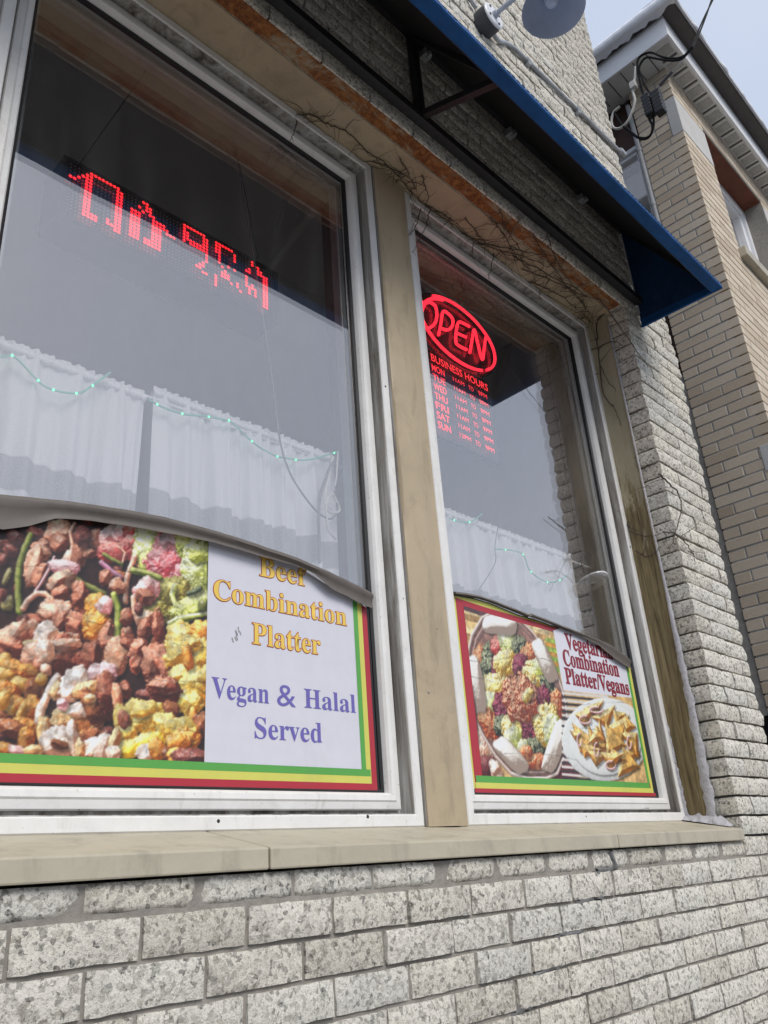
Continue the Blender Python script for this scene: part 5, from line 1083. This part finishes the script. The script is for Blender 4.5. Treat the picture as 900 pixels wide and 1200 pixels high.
# ---- vegetarian poster
vp = thing('food_poster', 'smaller vegetarian combination poster with red border at the foot of the right window', 'poster', (2.47, YP, .187))
top2 = [(1.9,.775),(1.95,.782),(2.045,.788),(2.13,.786),(2.284,.771),(2.40,.770),(2.531,.762),(2.68,.752),(2.759,.742),(2.86,.728),(2.95,.70),(3.03,.668)]
X0, X1 = 1.925, 3.026
b = MB(); vs = []
for i in range(61):
    x = X0+(X1-X0)*i/60; vs += [(x, YP+.001, .186), (x, YP+.001, interp(x, top2)), (x, YP+.0022, .186), (x, YP+.0022, interp(x, top2))]
b.add(vs, [(4*i, 4*i+4, 4*i+5, 4*i+1) for i in range(60)] + [(4*i+2, 4*i+3, 4*i+7, 4*i+6) for i in range(60)] + [(4*i+1, 4*i+5, 4*i+7, 4*i+3) for i in range(60)])
b.build('black_border', M['ink_black'], vp)
t_y = [(x, z-.004) for x, z in top2]
flat_rect('yellow_stripe', X0, 3.0, .2, .9, YP+.0006, M['ink_yellow'], vp, t_y, 60)
t_r = [(1.92,.775),(1.95,.772),(2.1,.766),(2.28,.763),(2.531,.758),(3.03,.66)]
flat_rect('red_border', X0+.02, 2.985, .2, .9, YP+.0002, M['ink_red'], vp, t_r, 60)
t_p = [(1.97,.752),(2.1,.746),(2.3,.742),(2.47,.742),(2.53,.762),(2.759,.742),(2.86,.728),(2.98,.69)]
print_mesh('food_photo', 1.982, 2.972, .2345, .766, .0023, YP-.0003, t_p, (.82,.66,.42), VEG_PRINT, 21, vp)
flat_rect('green_stripe', 1.95, 2.975, .2185, .2375, YP-.0007, M['ink_green'], vp); flat_rect('yellow_stripe', 1.945, 2.992, .2025, .2185, YP-.0007, M['ink_yellow'], vp); flat_rect('red_stripe', 1.94, 3.010, .189, .2025, YP-.0007, M['ink_red'], vp)
flat_rect('green_stripe', 2.965, 2.981, .2375, .9, YP-.0007, M['ink_green'], vp, top2); flat_rect('yellow_stripe', 2.981, 2.998, .2185, .9, YP-.0007, M['ink_yellow'], vp, top2); 
for body, xa, xb, za, zb_ in (('Vegetarian', 2.550, 2.874, .690, .746), ('Combination', 2.518, 2.899, .626, .682), ('Platter/Vegans', 2.513, 2.954, .561, .616)):
    text_mesh('letter_outline', body, xa, xb, za, zb_, YP-.0009, M['ink_maroon'], vp, offset=.024)
fold2 = [(1.93,.787),(1.99,.793),(2.06,.797),(2.13,.795),(2.20,.789),(2.284,.782),(2.33,.778),(2.34,.784),(2.40,.780),(2.531,.770),(2.65,.762),(2.759,.754),(2.86,.742),(2.95,.716),(2.985,.702)]
low2 = [(1.93,.781),(1.99,.787),(2.06,.790),(2.13,.787),(2.20,.781),(2.284,.773),(2.33,.769),(2.34,.764),(2.40,.765),(2.531,.757),(2.65,.744),(2.759,.728),(2.80,.712),(2.86,.690),(2.93,.672),(2.985,.662)]
curl(vp, fold2, low2, YP, .016)

# ================================================================== LED message board
ld = thing('led_sign', 'black hanging LED message board with red dotted letters behind the left pane', 'sign', (1.07, .56, 1.735))
LX0, LX1, LZ0, LZ1, LY = .690, 1.470, 1.735, 1.955, .50
b = MB(); b.box(LX0, LX1, LY+.006, LY+.13, LZ0, LZ1); b.build('housing', M['led_body'], ld, bevel=.006)
b = MB()
for x0, x1, z0, z1 in ((LX0,LX1,LZ0,LZ0+.012),(LX0,LX1,LZ1-.012,LZ1),(LX0,LX0+.012,LZ0+.0125,LZ1-.0125),(LX1-.012,LX1,LZ0+.0125,LZ1-.0125)): b.box(x0, x1, LY-.002, LY+.006, z0, z1)
b.build('bezel', M['led_body'], ld)
lit = set()
def dots(c0, c1, r0, r1):
    for c in range(c0, c1+1):
        for r in range(r0, r1+1): lit.add((c, r))
dots(6,12,0,0); dots(4,5,0,13); lit.discard((4,0)); lit |= {(3,2),(2,3),(1,4),(0,4),(6,12),(7,12),(7,13),(6,13)}; dots(12,13,1,13); lit |= {(11,12),(10,12),(10,11)}
dots(16,18,4,12); lit |= {(19,3),(18,2),(19,0),(20,0),(20,1),(20,2),(21,1),(21,2),(21,3),(22,3)}; dots(22,24,4,12); lit |= {(21,11),(20,11),(20,12),(21,12),(25,4),(25,5),(26,5),(26,6),(27,6),(28,6)}
dots(32,37,0,0); dots(31,31,0,5); dots(32,32,2,4); dots(37,38,1,4); dots(33,37,4,5); dots(38,38,5,8); lit |= {(37,9),(37,10),(36,11),(36,10),(35,11),(37,12),(38,12)}
dots(42,46,0,0); dots(41,41,0,3); dots(42,42,1,6); dots(47,47,1,3); lit |= {(43,7),(45,6),(47,6),(43,9),(44,9),(44,10),(45,10),(43,10),(45,9),(41,11),(41,12),(41,13),(41,14),(46,11),(48,10),(48,11),(49,12),(44,8)}
lit |= {(53,0),(53,1),(54,1),(55,1),(55,2),(56,2),(55,3),(56,3),(52,3),(51,4),(52,4)}; dots(51,51,6,9); lit |= {(52,9),(52,10),(53,9),(54,9),(54,11),(54,10),(52,11),(53,8)}; dots(57,58,3,13)
dim = MB(); on = MB(); core = MB()
px_, pz_ = (LX1-LX0-.05)/60, (LZ1-LZ0-.034)/15
for c in range(61):
    for r in range(16):
        x = LX0+.025+c*px_; z = LZ1-.017-r*pz_
        mb, rad, yy = (on, .0061, LY-.001) if (c, r) in lit else (dim, .0024, LY+.003)  # lit discs are oversized: the red bloom is built into their shape
        k = 6; vs = [(x+rad*math.cos(2*math.pi*q/k), yy, z+rad*math.sin(2*math.pi*q/k)) for q in range(k)] + [(x, yy-rad*.5, z)]
        mb.add(vs, [(q, (q+1) % k, k) for q in range(k)])
        if (c, r) in lit:
            rad2 = .0018; vs = [(x+rad2*math.cos(2*math.pi*q/k), yy-.0022, z+rad2*math.sin(2*math.pi*q/k)) for q in range(k)]; core.add(vs, [tuple(range(k))])
o = dim.build('unlit_diodes', M['led_dim'], ld, recalc=False); o['kind'] = 'stuff'
o = on.build('lit_diodes', M['led_lit'], ld, recalc=False); o['kind'] = 'stuff'
o = core.build('diode_cores', M['led_core'], ld, recalc=False); o['kind'] = 'stuff'
b = MB(); b.tube([LED_WIRES[0], LED_WIRES[1], (LED_WIRES[1][0], .52, 1.95)], .0016, 6); b.build('hanging_wire', M['black_cable'], ld)
b = MB(); b.tube([LED_WIRES[2], LED_WIRES[3], (LED_WIRES[3][0], .52, 1.95)], .0016, 6); b.build('hanging_wire', M['black_cable'], ld)

# ================================================================== OPEN sign and business hours
op = thing('open_sign', 'red neon OPEN sign inside an oval ring in the right window', 'sign', (2.235, .31, 1.80))
b = MB(); n = 48; ov = [(2.235+.255*math.cos(2*math.pi*i/n), 1.945+.165*math.sin(2*math.pi*i/n)) for i in range(n)]
b.prism_xz(ov, .322, .327); b.build('backing_panel', M['sign_board'], op)
for lpts in NEON_LETTERS:
    b = MB(); p = [(x, .306, z) for x, y, z in lpts]
    if len(lpts) == 5: p = [Vector(q) for q in p]; q = [p[0], p[0].lerp(p[2], .92), p[2], p[2].lerp(p[3], .08), p[2].lerp(p[3], .92), p[3], p[3].lerp(p[4], .08), p[4]]; p = q
    elif len(lpts) == 3: pass
    else: p = spline(p, 5)
    b.tube(p, .0063, 10); b.build('neon_tube', M['neon'], op, smooth=True)
def oval(a0, a1, sx=1.0): return [(2.235+.232*sx*math.cos(R_(a)), .306, 1.945+.143*sx*math.sin(R_(a))) for a in np.linspace(a0, a1, 48)]
b = MB(); b.tube(oval(-47, 128), .0063, 10); b.build('neon_tube', M['neon'], op, smooth=True)
b = MB(); b.tube(oval(112, 308, .93)[0:14] + oval(160, 302, 1.0), .0063, 10); b.build('neon_tube', M['neon'], op, smooth=True)
b = MB(); b.tube([(2.30,.33,2.09),(2.31,.34,2.16),(2.30,.36,2.26)], .002, 6); b.build('hanging_wire', M['black_cable'], op)
hr = thing('hours_sign', 'dark board listing business hours in glowing red letters below the neon sign', 'sign', (2.2, .31, 1.39))
b = MB(); b.box(2.005, 2.41, .314, .330, 1.418, 1.792); b.build('board', M['sign_board'], hr, bevel=.004)
text_mesh('lettering', 'BUSINESS HOURS', 2.048, 2.392, 1.741, 1.772, .3125, M['hours'], hr, bold_serif=False, offset=.012)
days = ['MON','TUE','WED','THU','FRI','SAT','SUN']
for i, dname in enumerate(days):
    zb_ = 1.697 - i*.0408
    text_mesh('lettering', dname, 2.046, 2.118, zb_, zb_+.028, .3125, M['hours'], hr, bold_serif=False, offset=.012)
    text_mesh('lettering', '11AM' if i < 6 else '12PM', 2.168, 2.235, zb_+.004, zb_+.022, .3125, M['hours'], hr, bold_serif=False)
    text_mesh('lettering', 'TO', 2.262, 2.292, zb_+.002, zb_+.022, .3125, M['hours'], hr, bold_serif=False)
    text_mesh('lettering', '9PM', 2.322, 2.378, zb_+.002, zb_+.022, .3125, M['hours'], hr, bold_serif=False)
b = MB(); b.tube([(2.05,.322,1.792),(2.06,.322,1.83)], .002, 6); b.tube([(2.38,.322,1.792),(2.37,.322,1.86)], .002, 6); b.build('hanging_wire', M['black_cable'], hr)

# ================================================================== curtains
def curtain(label, x0, x1, ztop, zbot, y, seed, flare=0.0, end_gap=.0):
    t = thing('cafe_curtain', label, 'curtain', ((x0+x1)/2, y, zbot), 'half curtains on rods behind the panes')
    me_v = []; uv = []; nx_ = int((x1-x0)/.003); nz_ = 34
    rs = random.Random(seed); ph = [rs.uniform(0, 6.28) for _ in range(8)]
    for j in range(nz_+1):
        v = j/nz_; z = zbot + (ztop-zbot)*v
        for i in range(nx_+1):
            u = i/nx_; x = x0 + (x1-x0)*u
            low = 1-v
            fold = (.013*math.sin(x*150+ph[7]+2.2*math.sin(x*11+ph[2])) + .022*math.sin(x*66+ph[0]+1.6*math.sin(x*9+ph[1])) + .019*math.sin(x*33+ph[2]+.8*math.sin(x*5))*low**.5 + .005*math.sin(x*130+ph[3])*v)
            gather = .004*math.sin(x*210+ph[4]+2*math.sin(x*23))*max(0, (v-.80)/.2)
            if v > .985: gather += .003*math.sin(x*320)
            xx = x + flare*low*(u-.5) + .004*math.sin(x*60+ph[5])*low
            zz = z + (.0009*math.sin(x*420+ph[6])*(1 if v > .97 else 0)) - .006*math.cos(x*60+ph[0])*low
            me_v.append((xx, y + fold*(.06+.94*low**.6) + gather, zz)); uv.append((x*1.0, v))
    W = nx_+1; fs = [(j*W+i, j*W+i+1, (j+1)*W+i+1, (j+1)*W+i) for j in range(nz_) for i in range(nx_)]
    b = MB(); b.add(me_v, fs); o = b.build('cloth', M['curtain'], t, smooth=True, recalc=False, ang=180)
    ul = o.data.uv_layers.new(name='UVMap')
    ul.data.foreach_set('uv', np.array([uv[l.vertex_index] for l in o.data.loops], dtype=np.float32).ravel())
    b = MB(); n = 420
    vs = []
    for i in range(n+1):
        x = x0+(x1-x0)*i/n; r = .010+.0009*math.sin(x*420+ph[6]+math.sin(x*31))
        for k in range(8): a = 2*math.pi*k/8; vs.append((x, y+.002+r*math.cos(a), ztop-.022+r*math.sin(a)))
    b.add(vs, [(i*8+k, i*8+(k+1) % 8, (i+1)*8+(k+1) % 8, (i+1)*8+k) for i in range(n) for k in range(8)])
    h = b.build('rod_sleeve', M['curtain'], t, smooth=True, ang=180)
    ul = h.data.uv_layers.new(name='UVMap'); ul.data.foreach_set('uv', np.array([(h.data.vertices[l.vertex_index].co.x, .95) for l in h.data.loops], dtype=np.float32).ravel())
    return t
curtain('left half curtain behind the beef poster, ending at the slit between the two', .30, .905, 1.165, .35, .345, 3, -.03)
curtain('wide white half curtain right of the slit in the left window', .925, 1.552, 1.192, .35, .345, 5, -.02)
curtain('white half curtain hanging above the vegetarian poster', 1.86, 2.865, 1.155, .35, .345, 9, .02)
for x0, x1, z, lab in ((.28, 1.60, 1.142, 'white tension rod across the left window, bare at the slit between curtains'), (1.84, 3.03, 1.128, 'white tension rod across the right window')):
    b = MB(); b.tube([(x0,.348,z),(x1,.348,z+(.022 if x0 < 1 else 0))], .0055, 10); o = b.build('curtain_rod', M['rod'], smooth=True); tag(o, lab, 'rod')

def fairy(lists, label):
    t = thing('fairy_lights', label, 'lights', tuple(lists[0][0]))
    for l in lists:
        p = spline([(x, .322, z) for x, y, z in l], 6)
        b = MB(); b.tube(p, .0028, 6); b.build('green_wire', M['fairy_wire'], t, smooth=True)
        for q in p[3::8]:
            b = MB(); b.lathe((q[0], q[1]-.002, q[2]-.004), [(.001,0),(.0026,.0015),(.0026,.0045),(.001,.006)], (0,0,1), 8); b.build('bulb', M['fairy_led'], t, smooth=True)
fairy(FAIRY, 'green string of fairy lights draped over the half curtains in the left window')
fairy(FAIRY2, 'green string of fairy lights sagging across the curtain in the right window')
for k, (l, mt, rr) in enumerate(zip(CABLE_W1, ('wire_grey','wire_grey','white_cable','white_cable'), (.0028,.0045,.0035,.003))):
    b = MB(); b.tube(spline(l, 6), rr, 7); o = b.build('loose_cable', M[mt], smooth=True)
    tag(o, ['long thin dark cable sagging down beside the left half curtains','thick grey cable hanging straight at the right side of the left window','looped white cord tangled at the right side of the left window','short white cord end above the tangled loop'][k], 'cable', 'loose cables hanging inside the left window')
for k, l in enumerate(CABLE_W2[:2]):
    b = MB(); b.tube(spline(l, 6), .0018, 6); o = b.build('loose_cable', M['wire_grey'], smooth=True)
    tag(o, ['thin grey cord hanging in front of the right window curtain','short dark cord above the suction hook in the right window'][k], 'cable')
pd = thing('pendant_lamp', 'small white disc shaped pendant tilted behind the right edge of the right window', 'lamp', (2.93, .30, 1.03))
A_ = (.0, -.34, -.94)
b = MB(); b.lathe((2.93,.302,1.03), [(.012,.010),(.016,.006),(.058,.005),(.074,.002),(.076,-.004),(.05,-.014),(.012,-.026)], A_, 28); b.build('shade', M['rod'], pd, smooth=True)
b = MB(); b.lathe((2.93,.302,1.03), [(.012,.0062),(.010,.013),(.006,.016)], A_, 12); b.build('socket', M['dark_metal'], pd, smooth=True)
b = MB(); b.tube(spline([(2.93,.318,1.052),(2.925,.33,1.12),(2.93,.33,1.4),(2.93,.33,2.3)], 5), .002, 6); b.build('cord', M['black_cable'], pd)

# ================================================================== dead creeper
def creeper(name, label, paths, r, seed, mat='twig', plane=None, twigs=3):
    rs = random.Random(seed); b = MB()
    for p in paths:
        s_ = spline(p, 6)
        s_ = [q + Vector([rs.uniform(-.003,.003) for _ in range(3)]) for q in s_]
        b.tube(s_, r, 5, rf=lambda t: 1-.65*t)
        L = sum((s_[i+1]-s_[i]).length for i in range(len(s_)-1))
        for _ in range(int(twigs*L*6)):
            i = rs.randrange(1, len(s_)); q = s_[i]; q = Vector(q); dirn = Vector([rs.uniform(-1,1) for _ in range(3)])
            if plane == 'z': dirn.z = -abs(dirn.z)*.5; dirn.x -= .2
            if plane == 'y': dirn.y = -abs(dirn.y)*.4; dirn.z -= .8
            if plane == 'x': dirn.x = -abs(dirn.x)*.4
            pts = [q]; st_ = rs.uniform(.012,.035)
            for k in range(rs.randrange(2, 6)):
                dirn = (dirn + Vector([rs.uniform(-.5,.5) for _ in range(3)])).normalized()
                nq = pts[-1]+dirn*st_
                if plane == 'z': nq.z = min(nq.z, 2.339)
                if plane == 'z': nq.y = min(nq.y, .18)
                pts.append(nq)
            b.tube(pts, r*.5, 4, rf=lambda t: 1-.7*t)
    o = b.build(name, M[mat], smooth=True); return tag(o, label, 'plant')
creeper('dead_creeper', 'tangle of bare creeper stems across the tan soffit above the right window', VINE_SOFFIT, .0025, 3, plane='z', twigs=7)
creeper('dead_creeper', 'a few thin dead stems dangling in front of the white window heads', VINE_FRAME, .0022, 4, plane='y', twigs=2)
creeper('dead_creeper', 'bare creeper stems clinging to the peeling tan jamb board', VINE_JAMB, .0032, 5, plane='x', twigs=2)
creeper('dead_creeper', 'single bare creeper stem looping over the bricks of the right pier', VINE_PIER, .0036, 6, twigs=1)
for x, lab in ((2.28, 'pale dry stalk hanging over the middle of the rusted lintel'), (2.62, 'pale dry stalk hanging over the rusted lintel nearer the pier')):
    b = MB(); b.tube([(x,.0,2.40),(x+.015,-.012,2.35),(x+.03,.03,2.325),(x+.04,.08,2.31)], .0024, 5)
    tag(b.build('dry_stalk', M['twig_light'], smooth=True), lab, 'plant')

# ================================================================== tan brick building
BX, BY = 4.57, -.09
tb = thing('tan_brick_building', 'tan brick house next door with white soffit and snow on its roof edge', 'building', (BX+2, 1, -1.5))
ZS = 5.12
sw = MB(); sw.box(BX+.003, BX+.3, BY+.06, .19, -1.5, ZS); sw.box(BX+.003, BX+.3, .19, .308, -1.5, 3.25); sw = sw.build('side_wall', M['mortar_pale'], tb)
fwb = MB(); fwb.box(BX+.012, 5.06, BY+.003, BY+.058, -1.5, ZS); fwb.box(6.157, 12, BY+.003, BY+.30, -1.5, ZS); fwb.box(5.06, 6.157, BY+.003, BY+.30, -1.5, 3.66); fwb.box(5.06, 6.157, BY+.003, BY+.30, 4.896, ZS); fwb.box(5.0, 5.058, BY+.06, BY+.3, -1.5, ZS)
fwb = fwb.build('front_wall', M['mortar_brown'], tb)
def plain_brick(name, x, y, z, bev=.002):
    b = MB(); b.box(0, x, 0, y, 0, z); me = bpy.data.meshes.new(name); me.from_pydata(b.v, [], b.f); me.materials.append(M['tan_brick'])
    bm = bmesh.new(); bm.from_mesh(me); bmesh.ops.recalc_face_normals(bm, faces=bm.faces)
    es = [e for e in bm.edges if e.is_manifold]; bmesh.ops.bevel(bm, geom=es, offset=bev, segments=1, affect='EDGES'); bm.to_mesh(me); bm.free(); return me
P2 = .0676; hb = .0585
side_meshes = {}
def sb(L):
    k = round(L, 3)
    if k not in side_meshes: side_meshes[k] = plain_brick('brick', .05, k, hb)
    return side_meshes[k]
fo = ORG[sw.name]; cnt = 0
rows = int((ZS+1.5)/P2)
far = MB()
for r in range(rows):
    z = ZS - (r+1)*P2 + .004
    yend = .205 if z > 3.25 else .318
    y = BY; L0 = .0975 if r % 2 else .199
    if 4.50 < z < 4.80: y = -.012; L0 = .10
    first = True
    while y < yend - .02:
        L = L0 if first else .199
        if y+L > yend-.03: L = yend-y
        if z > .55:
            o = bpy.data.objects.new('brick', sb(L)); COL.objects.link(o); o.parent = sw; cnt += 1
            o.location = (BX - fo.x + random.uniform(-.0015,.0015), y - fo.y, z + H - fo.z)
        else: far.box(BX, BX+.05, y, y+L, z, z+hb)
        y += L + .009; first = False
o = far.build('brickwork', M['tan_brick'], sw); o['kind'] = 'stuff'
front_meshes = {}
def fb(L):
    k = round(L, 3)
    if k not in front_meshes: front_meshes[k] = plain_brick('brick', k, .05, hb)
    return front_meshes[k]
fo = ORG[fwb.name]; fc = 0; far = MB()
for r in range(rows):
    z = ZS - (r+1)*P2 + .004
    x = BX + (.054 if 1 else 0); first = True; L0 = .045+.1*(r % 2)
    while x < 8.4:
        L = (.146 if r % 2 else .045) if first else .199
        first = False
        a, b_ = x, x+L; skip = False
        if z > 3.66-.03 and z < 4.896 and b_ > 5.055 and a < 6.16:
            if a < 5.03: b_ = 5.057
            elif b_ > 6.19: a = 6.16
            else: skip = True
        if 4.50 < z+.03 < 4.84 and a < 5.06: skip = True
        if 4.50 < z+.03 < 4.84 and 6.15 <= a < 6.5: skip = True
        if not skip and b_-a > .02:
            sc_p = screen(((a+b_)/2, BY, z))
            if sc_p and -10 < sc_p[0] < 790 and -10 < sc_p[1] < 700 and fc < 295:
                o = bpy.data.objects.new('brick', fb(b_-a)); COL.objects.link(o); o.parent = fwb; fc += 1
                o.location = (a - fo.x, BY - fo.y + random.uniform(-.001,.001), z + H - fo.z)
            else: far.box(a, b_, BY, BY+.05, z, z+hb)
        x += L+.009
o = far.build('brickwork', M['tan_brick'], fwb); o['kind'] = 'stuff'
print('tan bricks', cnt, fc)
b = MB(); b.box(BX-.003, 5.058, BY-.004, BY+.075, 4.502, 4.835); b.build('stone_block', M['stone'], tb, bevel=.004)
b = MB(); b.box(6.16, 6.49, BY-.004, BY+.075, 4.502, 4.835); b.build('stone_block', M['stone'], tb, bevel=.004)
b = MB(); b.box(BX-.003, BX+.01, BY-.003, .0, 1.925, 2.085); b.build('stone_block', M['stone'], tb, bevel=.004)
# front window, set back under a rusted lintel
b = MB(); b.box(5.06, 6.155, BY+.01, BY+.30, 4.885, 4.894); b.build('rusted_lintel', M['rust_panel'], tb)
b = MB()
for s_ in range(4): ring(b, s_, 5.06, 6.155, 3.74, 4.883, [(0,.16),(0,.055),(.06,.055),(.06,.075),(.10,.08),(.10,.16)])
fwn = b.build('window', M['white_trim'], tb)
b = MB(); b.box(5.15, 6.06, .10, .112, 3.83, 4.79); b.build('pane', M['glass_far'], fwn)
b = MB(); b.box(5.02, 6.2, BY-.05, .17, 3.655, 3.735); b.build('stone_sill', M['tan_sill'], tb, bevel=.006)
b = MB(); b.box(5.06, 6.16, .25, .27, 3.7, 4.9); b.build('dark_blind', M['room_ceiling'], tb)
# recessed side bay: spandrel, window, panels
b = MB(); b.box(BX+.05, BX+.30, .205, 2.6, 4.69, ZS-.002); b.build('brown_spandrel', M['brown_panel'], tb)
b = MB()
W_ = [(.21,3.27),(.21,4.685),(1.4,4.685),(1.4,3.27)]
def ring_x(mb, y0, y1, z0, z1, x, w_, d_):
    for a in ((y0,y1,z0,z0+w_),(y0,y1,z1-w_,z1),(y0,y0+w_,z0+w_,z1-w_),(y1-w_,y1,z0+w_,z1-w_)): mb.box(x, x+d_, a[0], a[1], a[2], a[3])
ring_x(b, .21, 1.4, 3.27, 4.685, BX+.045, .035, .1); ring_x(b, .2455, 1.364, 3.3055, 4.6495, BX+.062, .03, .08)
swn = b.build('window', M['white_trim'], tb, bevel=.003)
b = MB(); b.box(BX+.09, BX+.10, .27, 1.34, 3.33, 4.625); b.build('pane', M['glass_far'], swn)
b = MB(); b.box(BX+.2, BX+.21, .22, 1.4, 3.27, 4.2); b.build('net_curtain', M['stone'], tb)
b = MB(); b.box(BX+.012, BX+.30, .3195, 2.6, 2.74, 3.265); b.build('brown_panel', M['brown_panel'], tb)
b = MB(); b.box(BX+.006, BX+.30, .3195, 2.6, .62, 2.735); b.build('concrete_panel', M['concrete'], tb)
b = MB(); b.box(BX+.02, BX+.30, .3195, 2.6, -1.5, .615); b.build('dark_base', M['black_plastic'], tb)
b = MB(); b.tube([(BX-.012,.226,5.0),(BX-.012,.226,3.3)], .016, 12); pp = b.build('downpipe', M['grey_pipe'], tb, smooth=True)
for z in (3.55, 4.05, 4.55):
    b = MB(); b.lathe((BX-.012,.226,z), [(.019,0),(.019,.03)], (0,0,1), 12); b.build('pipe_bracket', M['grey_pipe'], pp, smooth=True)
# eaves
FX, FY = 4.335, -.232
b = MB(); b.box(FX+.006, 12, FY+.006, 3, ZS, ZS+.012); so = b.build('soffit', M['soffit'], tb)
nst = 0
for i in range(28):       # vented panels along the front
    x = FX+.075+i*.16
    b = MB(); b.box(x, x+.085, FY+.035, BY-.012, ZS-.004, ZS-.001); b.build('vent_panel', M['soffit_hole'], so)
    b = MB(); b.box(x+.108, x+.122, FY+.03, BY-.008, ZS-.008, ZS-.001); b.build('soffit_gap_strip', M['soffit_gap'], so)  # darkness of the gap between vents, put into a raised strip's colour
for i in range(16):       # boards along the side, the dark gaps between them coloured onto strips
    y = -.05+i*.10
    b = MB(); b.box(FX+.03, BX-.006, y, y+.006, ZS-.006, ZS-.001); b.build('soffit_gap_strip', M['soffit_gap'], so)
b = MB(); b.box(FX, FX+.02, FY, 3, ZS-.012, ZS+.20); b.build('fascia', M['white_trim'], tb, bevel=.003)
b = MB(); b.box(FX+.0205, 12, FY, FY+.02, ZS-.012, ZS+.20); b.build('fascia', M['white_trim'], tb, bevel=.003)
b = MB(); b.box(FX-.01, 12, FY-.095, FY-.002, ZS+.165, ZS+.18); b.box(FX-.01, 12, FY-.105, FY-.0952, ZS+.165, ZS+.235); b.build('gutter', M['gutter'], tb, bevel=.002)
b = MB(); b.box(FX-.045, FX-.002, FY-.105, 3, ZS+.165, ZS+.235); b.build('gutter', M['gutter'], tb, bevel=.01)
b = MB(); b.box(FX-.03, 12, FY-.07, 3, ZS+.236, ZS+.25); b.build('roof_deck', M['gutter'], tb)
# snow lying on the roof and plastered down the side edge
b = MB(); ny, nk = 260, 7; vs = []
for i in range(ny+1):
    y = FY-.11 + 3.0*i/ny
    q = mnoise.fractal(Vector((y*8, 3, 2)), 1, 2, 4); st = .012 + .034*max(0, min(1, .45+q*1.3))     # bare gutter shows where the crust has dropped off
    rg = [(FX-st, .163), (FX-st-.012, .152+.006*q), (FX-.085, .158), (FX-.104, .178), (FX-.106, .215), (FX-.085, .25), (FX+.4, .28)]
    for k, (x, dz) in enumerate(rg): vs.append((x+.004*mnoise.noise(Vector((y*20, k, 0))), y, ZS+dz+.004*mnoise.noise(Vector((y*25, k*2, 5)))))
b.add(vs, [(i*nk+k, i*nk+k+1, (i+1)*nk+k+1, (i+1)*nk+k) for i in range(ny) for k in range(nk-1)])
vs = []; n = 260
for i in range(n+1):
    x = FX-.07 + 7.6*i/n
    lump = .03*max(0, mnoise.fractal(Vector((x*5, 1, 7)), 1, 2, 4))
    for k, (y, dz) in enumerate([(FY-.106, .222), (FY-.113-lump*.4, .232), (FY-.112-lump*.3, .245+lump), (FY-.07, .262+lump), (FY+.1, .28)]): vs.append((x, y, ZS+dz))
b.add(vs, [(i*5+k, i*5+k+1, (i+1)*5+k+1, (i+1)*5+k) for i in range(n) for k in range(4)])
b.build('roof_snow', M['snow'], tb, smooth=True, ang=80)

# ================================================================== service cables
sv = thing('service_cable', 'pair of black overhead service wires looping to boxes under the eave of the tan house', 'cable', (4.42, 0, 4.6))
far_p = [(4.30,-.42,4.98),(4.42,-.52,5.16),(4.62,-.70,5.55),(5.1,-1.3,6.6),(6.0,-2.6,8.6)]
for k, l in enumerate(SERVICE):
    p = [tuple(q) for q in l]
    if k < 2: p = p + [(4.28,-.362,4.79+.01*k)]
    b = MB(); b.tube(spline(p, 6), .0075, 8); b.build('black_wire', M['black_cable'], sv, smooth=True)
# the span to the street pole, laid along the line of the wires in view
for k in range(2):
    a = Vector((4.28,-.362,4.79+.01*k)); e_ = Vector((5.35,-.86+.02*k,6.95)); mid = [a.lerp(e_, t) + Vector((0,.012*math.sin(9*t+k*3.14),.012*math.cos(9*t+k*3.14))) for t in np.linspace(0,1,24)]
    b = MB(); b.tube(mid, .0055, 8); b.build('black_wire', M['black_cable'], sv, smooth=True)
b = MB(); b.tube(spline(SERVICE_TENSION[0], 4)[:9], .003, 6); b.build('stay_wire', M['galv'], sv, smooth=True)
q0, q1 = Vector(SERVICE_TENSION[0][1]), Vector(SERVICE_TENSION[0][2])
b = MB(); b.tube([q0, q1], .011, 10); b.build('insulator', M['dark_metal'], sv, smooth=True)
b = MB(); b.tube([q1, Vector(SERVICE_TENSION[0][3])], .004, 8); b.build('wedge_clamp', M['galv'], sv, smooth=True)
for (y, z, w_, h_) in ((.0, 4.580, .056, .19), (-.066, 4.552, .060, .20)):
    b = MB(); c_ = Vector((4.28, y, z)); b.box(c_.x-.03, c_.x+.03, y-w_/2, y+w_/2, z-h_/2, z+h_/2); bx = b.build('splice_box', M['black_plastic'], sv, bevel=.008)
    for i in range(6):
        b = MB(); zz = z-h_/2+.02+i*(h_-.04)/5; b.box(c_.x-.0312, c_.x+.0312, y-w_/2-.0012, y+w_/2+.0012, zz-.006, zz+.006); b.build('rib', M['black_plastic'], bx, bevel=.003)
wc = thing('white_cable', 'coiled pale cable with a clamp beside the black boxes on the tan house', 'cable', (4.42, .12, 4.5))
for l in SERVICE_WHITE:
    b = MB(); b.tube(spline(l, 6), .009, 8); b.build('coil', M['white_cable'], wc, smooth=True)
q0 = Vector(SERVICE_WHITE[0][2]); b = MB(); b.box(q0.x-.02, q0.x+.02, q0.y-.022, q0.y+.022, q0.z-.03, q0.z+.03); b.build('clamp', M['white_cable'], wc, bevel=.005)
